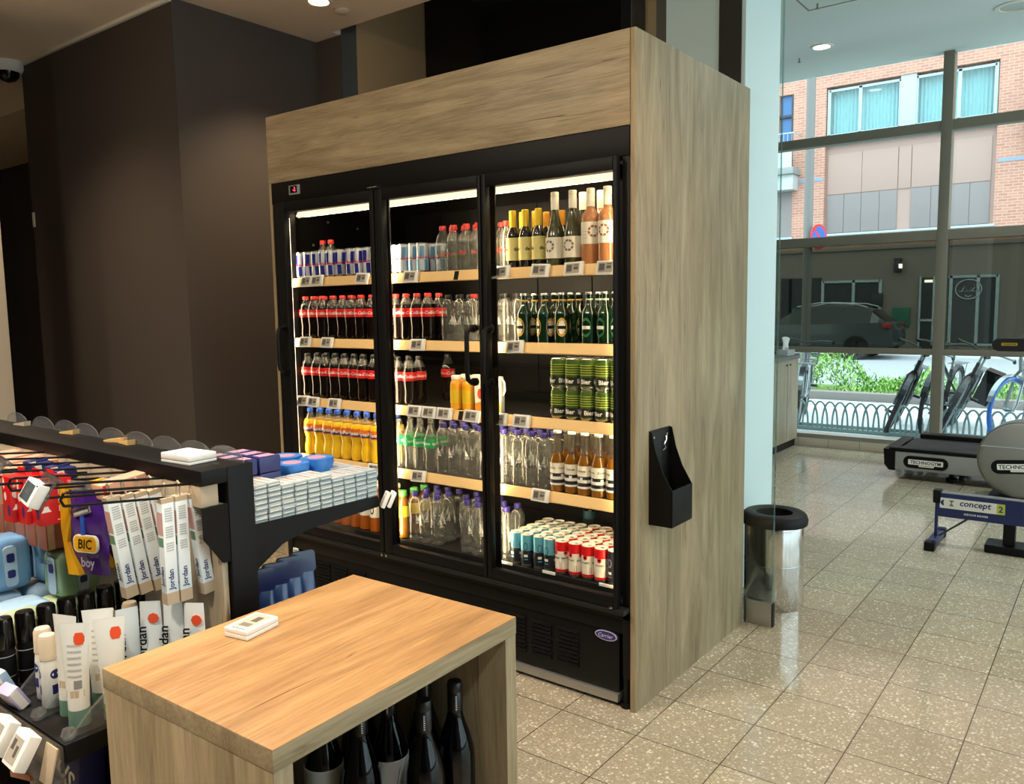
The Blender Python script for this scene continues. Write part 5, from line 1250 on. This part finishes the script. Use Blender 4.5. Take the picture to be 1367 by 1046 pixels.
    b = MB(); b.box(OX0-.05, OX1+.05, FY-.06, yb, 3.36, 3.42, 'facade_white', .005); b.box(OX0, OX1, FY-.02, yb, 5.95, 6.03, 'facade_white', .005); b.obj('sill', t)
    for (xa, xb) in ((-5.92, -4.0), (-3.60, -1.70)):
        w = MB(); z0, z1 = 6.03, 7.56
        for a in (xa, (xa+xb)/2-.1 if xa < -5 else (xa+xb)/2+.1, xb): w.box(a-.045, a+.045, FY+.06, yb, z0, z1, 'facade_white', .004)
        for z in (z0+.045, z0+.22, z1-.045): w.box(xa, xb, FY+.06, yb, z-.035, z+.035, 'facade_white', .004)
        f = w.obj('window', t)
        b = MB(); b.grid(lambda u, v: (xa+(xb-xa)*u, yb+.18+.03*math.sin(u*120), z0+(z1-z0)*v), 200, 2, 'curtain'); b.obj('curtain', f)
        MB().box(xa, xb, yb-.04, yb-.034, z0, z1, 'glass_clear').obj('pane', f)
    b = MB(); b.box(-4.0, -3.60, FY+.03, yb+.05, 6.0, OZ1, 'facade_white', .005); b.obj('window_pillar', t)
    MB().box(OX0, OX1, yb+.5, yb+.55, 6.0, OZ1, 'facade_grey').obj('room_wall', t)
    # left tall window with balcony, right balcony
    b = MB(); b.box(-7.36, -6.93, yb, yb+.05, 3.38, 7.6, 'pack_blue_dark'); b.box(-7.36, -6.93, FY+.02, yb, 6.95, 7.02, 'facade_dark'); b.box(-6.99, -6.93, FY, yb, 3.38, 7.6, 'facade_dark'); b.box(-7.36, -6.93, FY-.01, yb, 3.38, 5.05, 'facade_panel_dark'); b.box(-7.4, -6.9, FY-.06, FY, 3.34, 3.40, 'facade_white'); b.obj('tall_window', t)
    for xa, xb, z in ((-8.2, -6.70, 5.36), (-.98, .4, 6.0)):
        b = MB(); b.box(xa, xb, FY-.65, FY, z-.16, z+.03, 'grey', .01); b.box(xa+.2, xb-.05, FY-.5, FY, z-.6, z-.16, 'lightgrey', .01)
        for k in range(int((xb-xa)/.12)+1): b.cyl((xa+k*.12, FY-.63, z), (xa+k*.12, FY-.63, z+1.0), .008, 'facade_white', 6)
        b.tube([(xa, FY-.02, z+1.0), (xa, FY-.63, z+1.0), (xb, FY-.63, z+1.0), (xb, FY-.02, z+1.0)], .02, 'facade_white', 8)
        b.box(xa+.05, xb-.05, FY-.64, FY-.62, z+.03, z+.55, 'lightgrey'); b.obj('balcony', t)
    # ground floor: shop windows, door, lamp
    for xa, xb, z0, z1, div in ((-5.95, -4.35, .55, 2.05, (-5.08,)), (-2.95, -1.45, .2, 2.1, (-2.55, -1.9))):
        b = MB()
        for a in (xa, xb)+div: b.box(a-.04, a+.04, FY-.03, FY+.05, z0, z1, 'facade_white', .004)
        b.box(xa, xb, FY-.03, FY+.05, z1-.07, z1, 'facade_white'); b.box(xa, xb, FY-.03, FY+.05, z0, z0+.06, 'facade_white'); f = b.obj('shop_window', t)
        MB().box(xa, xb, FY+.0, FY+.015, z0, z1, 'facade_dark').obj('pane', f)
    b = MB(); b.tube([(-2.12+.31*math.cos(a), FY-.04, 1.72+.26*math.sin(a)) for a in [2*PI*k/40 for k in range(40)]], .016, 'facade_white', 6, closed=True)
    for cx, s in ((-2.25, 1), (-2.0, -1)): b.tube([(cx-.11*s, FY-.04, 1.66), (cx, FY-.04, 1.86), (cx+.11*s, FY-.04, 1.66)], .014, 'facade_white', 6, closed=True); b.tube([(cx-.04, FY-.04, 1.66), (cx+.03, FY-.04, 1.78)], .012, 'facade_white', 6)
    b.tube([(-2.2, FY-.04, 1.56), (-2.12, FY-.04, 1.52), (-2.04, FY-.04, 1.56)], .012, 'facade_white', 6); b.obj('shop_emblem', t)
    b = MB(); b.box(-3.33, -2.96, FY-.02, FY+.05, -.03, 2.06, 'facade_dark'); b.box(-3.33, -3.28, FY-.04, FY+.05, -.03, 2.1, 'facade_white'); b.box(-3.3, -2.96, FY-.04, FY, .86, .92, 'facade_white'); b.box(-3.2, -3.0, FY-.05, FY-.03, 1.93, 2.0, 'tube_glow'); b.obj('door', t)
    b = MB(); b.lathe([(.08, 0), (.11, .05), (.09, .3), (.05, .36)], 'facade_dark', 16, T=TR(-3.88, FY-.14, 2.22)); b.box(-3.98, -3.80, FY-.2, FY+.02, 2.56, 2.62, 'facade_dark'); b.lathe([(.05, .12), (.05, .24)], 'lamp_white', 12, T=TR(-3.80, FY-.2, 2.22)); b.obj('wall_lamp', t)
    for xa, xb in ((-6.85, -6.42), (-4.0, -3.55)): MB().box(xa, xb, FY-.05, FY+.02, .72, 1.24, 'green_board', .006).obj('poster_board', t)
    b = MB(); b.box(-4.56, -4.28, FY-.06, FY+.02, 1.28, 1.66, 'facade_dark', .005); b.obj('notice_box', t)
    b = MB(); b.box(-7.2, -6.0, FY-.01, FY+.05, 0, 2.15, 'facade_dark'); b.box(-6.95, -6.88, FY-.03, FY, 0, 2.15, 'black'); b.obj('passage', t)
outside()

def car_kit():
    top = [(-2.15, .62), (-2.05, .78), (-1.35, .90), (-.95, .98), (-.25, 1.36), (.35, 1.44), (1.05, 1.40), (1.62, 1.28), (1.98, .98), (2.12, .90), (2.16, .62)]
    def ztop(x):
        for (a, za), (b_, zb) in zip(top, top[1:]):
            if a <= x <= b_: return za+(zb-za)*(x-a)/(b_-a)
        return .6
    st = [-2.15, -2.1, -1.9, -1.6, -1.35, -1.1, -.95, -.7, -.45, -.25, 0, .35, .7, 1.05, 1.35, 1.62, 1.8, 1.98, 2.08, 2.14, 2.16]
    b = MB(); rows_ = []; vs = []
    NS = 13
    for x in st:
        zt = ztop(x); e = 1-.16*(abs(x)/2.16)**4; zs = min(zt-.02, .90+.06*max(0, x)/2)
        zb = .24 if abs(x) < 2.0 else .34
        w = .86*e; roof = (.60 if zt > 1.0 else .74)*e
        half = [(w*.92, zb), (w, zb+.16), (w*1.0, .66), (w*.985, zs), (roof+(w*.985-roof)*.10, max(zs+.005, zt-.06)), (roof*.8, zt-.012), (0, zt)]
        ring = [(-a, z) for a, z in half]+[(a, z) for a, z in half[-2::-1]]
        vs += [(x, a, z) for a, z in ring]
    n = len(ring)
    for i in range(len(st)-1):
        xm = (st[i]+st[i+1])/2
        for k in range(n-1):
            glass = k in (3, n-5) and -.75 < xm < 1.7 and not (.28 < xm < .5)
            glass = glass or (k in (4, 5, n-7, n-6) and (-.95 < xm < -.3 or 1.62 < xm < 1.98))
            b.add([vs[i*n+k], vs[i*n+k+1], vs[(i+1)*n+k+1], vs[(i+1)*n+k]], [(0, 1, 2, 3)], 'car_glass' if glass else 'car_grey')
    for i in (0, len(st)-1): b.add([vs[i*n+k] for k in range(n)], [list(range(n))], 'car_grey')
    K = [('body', b.mesh('car_body', angle=40), None)]
    m = MB(); m.box(-2.0, 2.0, -.70, .70, .20, .34, 'black'); K.append(('underbody', m.mesh('car_under'), None))
    for s in (-1, 1):
        m = MB(); m.box(1.92, 2.13, s*.80-.05, s*.80+.05, .82, .94, 'tail_red', .02); K.append(('tail_light', m.mesh('car_tail'), None))
        m = MB(); m.tube([(-.3, s*.60, 1.37), (.3, s*.60, 1.475), (1.2, s*.60, 1.43), (1.5, s*.60, 1.35)], .018, 'steel', 6); K.append(('roof_rail', m.mesh('car_rail'), None))
        for x in (-1.32, 1.30):
            m = MB(); T = TR(x, s*.80, .31, PI/2)
            m.lathe([(.20, -.10), (.29, -.10), (.31, -.07), (.31, .07), (.29, .10), (.20, .10)], 'rubber', 28, T=T)
            m.lathe([(.205, -.085), (.205, .085)], 'dark_steel', 24, T=T)
            for k in range(5):
                a = 2*PI*k/5
                m.box(.03, .20, -.022, .022, -.10, .10, 'lightgrey', .006, T=T @ Matrix.Rotation(a, 4, 'Z'))
            m.tube([T @ Vector((.205*math.cos(2*PI*k/24), .205*math.sin(2*PI*k/24), z)) for z in (-s*-.095,) for k in range(24)], .014, 'lightgrey', 6, closed=True)
            K.append(('wheel', m.mesh('car_wheel'), None))
    return K
def cars():
    K = car_kit()
    for lab, loc, rz, paint in (('dark grey estate car parked across the street', (-5.52, 20.35, -.06), 0, None), ('silver car parked beyond the dark grey one', (-4.75, 21.7-.4, -.05), .0, 'car_silver')):
        if paint: continue
        t = thing('car', lab, 'car', loc, (0, 0, rz))
        for nm, me, _ in K: link(nm, me, t)
cars()

def bike_kit(frame='bike_black', tyre='rubber', basket=False, pannier=False):
    K = []
    R = .335
    def wheel(cx):
        b = MB(); b.tube([(cx+R*math.cos(2*PI*k/40), 0, R+.018+R*math.sin(2*PI*k/40)) for k in range(40)], .024, tyre, 8, closed=True)
        b2 = MB(); b2.tube([(cx+(R-.024)*math.cos(2*PI*k/40), 0, R+.018+(R-.024)*math.sin(2*PI*k/40)) for k in range(40)], .010, 'bike_silver', 6, closed=True)
        for k in range(28): 
            a = 2*PI*k/28; b2.tube([(cx, .02*(-1)**k, R+.018), (cx+(R-.02)*math.cos(a), 0, R+.018+(R-.02)*math.sin(a))], .0016, 'bike_silver', 4)
        b2.cyl((cx, -.035, R+.018), (cx, .035, R+.018), .018, 'bike_silver', 10)
        return b, b2
    for cx in (0, 1.05):
        a, b = wheel(cx); K.append(('tyre', a)); K.append(('spoked_rim', b))
    b = MB(); bb = (.62, 0, .30)
    for p, q, r in (((.16, 0, .82), bb, .024), ((.62+.12, 0, .70), bb, .02), ((.155, 0, .86), (.72, 0, .58), .02), ((.72, 0, .58), (1.05, .05, .353), .013), ((.72, 0, .58), (1.05, -.05, .353), .013), (bb, (1.05, .05, .353), .014), (bb, (1.05, -.05, .353), .014), ((.165, 0, .76), (.14, 0, .90), .02)): b.tube([p, q], r, frame, 10)
    K.append(('frame', b))
    b = MB()
    for s in (-1, 1): b.tube([(.17, s*.015, .76), (.15, s*.05, .70), (.04, s*.055, .40), (0, s*.05, .353)], .016, frame, 8)
    K.append(('fork', b))
    b = MB(); b.tube([(.14, 0, .88), (.115, 0, 1.0), (.10, 0, 1.02)], .013, 'bike_silver', 8); b.tube([(.26, -.30, 1.03), (.18, -.29, 1.05), (.11, -.16, 1.05), (.10, 0, 1.02), (.11, .16, 1.05), (.18, .29, 1.05), (.26, .30, 1.03)], .011, 'bike_silver', 8)
    for s in (-1, 1): b.tube([(.18, s*.29, 1.05), (.30, s*.30, 1.02)], .017, 'rubber', 8)
    K.append(('handlebar', b))
    b = MB(); b.tube([(.735, 0, .68), (.76, 0, .90)], .013, 'bike_silver', 8)
    b.grid(lambda u, v: (.62+.27*v, (.025+.065*v**1.6)*math.cos(2*PI*u)*math.sin(PI*min(1, .15+.85*v)) if v < 1 else 0, .93+.025*math.sin(2*PI*u)), 14, 10, 'rubber', closeu=True); K.append(('saddle', b))
    b = MB(); b.tube([(.62, .045, .30), (.62, .05, .30)], .085, 'bike_silver', 24); b.tube([(.62, .06, .30), (.68, .07, .15)], .008, 'bike_silver', 6); b.tube([(.62, -.06, .30), (.56, -.07, .45)], .008, 'bike_silver', 6); b.box(.64, .73, .07, .15, .14, .165, 'rubber', .004); b.box(.51, .60, -.15, -.07, .44, .465, 'rubber', .004); b.cyl((.62, -.06, .30), (.62, .06, .30), .02, 'bike_silver', 10); K.append(('crank', b))
    b = MB()
    for cx, a0, a1 in ((0, .25*PI, .9*PI), (1.05, .02*PI, .8*PI)):
        for k in range(12):
            p = a0+(a1-a0)*k/12; q = a0+(a1-a0)*(k+1)/12; rr_ = R+.045
            b.add([(cx+rr_*math.cos(a), y, R+.018+rr_*math.sin(a)) for a, y in ((p, -.028), (p, .028), (q, .028), (q, -.028))], [(0, 1, 2, 3)], frame)
    K.append(('mudguard', b))
    b = MB()
    for s in (-1, 1): b.tube([(.80, s*.06, .76), (1.30, s*.06, .76)], .006, 'bike_silver', 6); b.tube([(1.20, s*.06, .76), (1.05, s*.06, .353)], .005, 'bike_silver', 6)
    for k in range(5): b.tube([(.82+k*.11, -.06, .76), (.82+k*.11, .06, .76)], .005, 'bike_silver', 6)
    K.append(('rack', b))
    if pannier:
        b = MB(); b.prism([(.80, .78), (1.20, .78), (1.26, .60), (1.18, .38), (.90, .38), (.80, .55)], -.24, -.07, 'rubber', 'xz'); b.prism([(.79, .79), (1.21, .79), (1.22, .66), (.79, .66)], -.25, -.065, 'soft_black', 'xz'); b.box(1.0, 1.08, -.255, -.24, .42, .74, 'lightgrey', .003); K.append(('pannier', b))
    if basket:
        b = MB()
        for z in (.82, .9, .98): b.tube([(-.28, -.17, z), (.04, -.17, z), (.04, .17, z), (-.28, .17, z)], .004, 'bike_silver', 5, closed=True)
        for k in range(7):
            for s in (-1, 1): b.tube([(-.28+k*.053, s*.17, .98), (-.26+k*.048, s*.15, .78)], .003, 'bike_silver', 5)
        b.box(-.27, .03, -.15, .15, .775, .782, 'bike_silver'); K.append(('basket', b))
    return [(n, m.mesh('bike_'+n)) for n, m in K]
def bikes():
    kits = {'a': bike_kit(), 'b': bike_kit('bike_black', 'rubber', pannier=True), 'c': bike_kit('bike_silver', 'bike_blue'), 'd': bike_kit('bike_silver', 'rubber', basket=True)}
    def put(kit_, label, x, y, rz, lean):
        t = thing('bicycle', label, 'bicycle', (x, y, -.05))
        t.rotation_mode = 'XYZ'; t.matrix_world = Matrix.Translation((x, y, -.05)) @ Matrix.Rotation(rz, 4, 'Z') @ Matrix.Rotation(lean, 4, 'X')
        for n, me in kits[kit_]: link(n, me, t)
    put('a', 'black bicycle leaning in the rack left of the window post', -.80, 7.42, 1.68, .36)
    put('a', 'dark bicycle standing right behind the window post', -.42, 7.55, 1.50, .12)
    put('b', 'black bicycle with pannier bag right of the window post', -.27, 7.50, 1.60, .40)
    put('c', 'bicycle with blue tyre at the right edge of the window', .38, 7.40, 1.15, .05)
    put('d', 'silver bicycle beyond the counter at the left of the rack', -1.86, 7.60, 1.80, .08)
    o = tag(MB().box(-.12, .12, -.10, .10, 0, .05, 'blue', .02).obj('saddle_cover', None, (.02, 8.30, .86), (-.2, .3, .2)), 'bright blue cover on the seat of the bike with pannier', 'cover') if 0 else None
bikes()
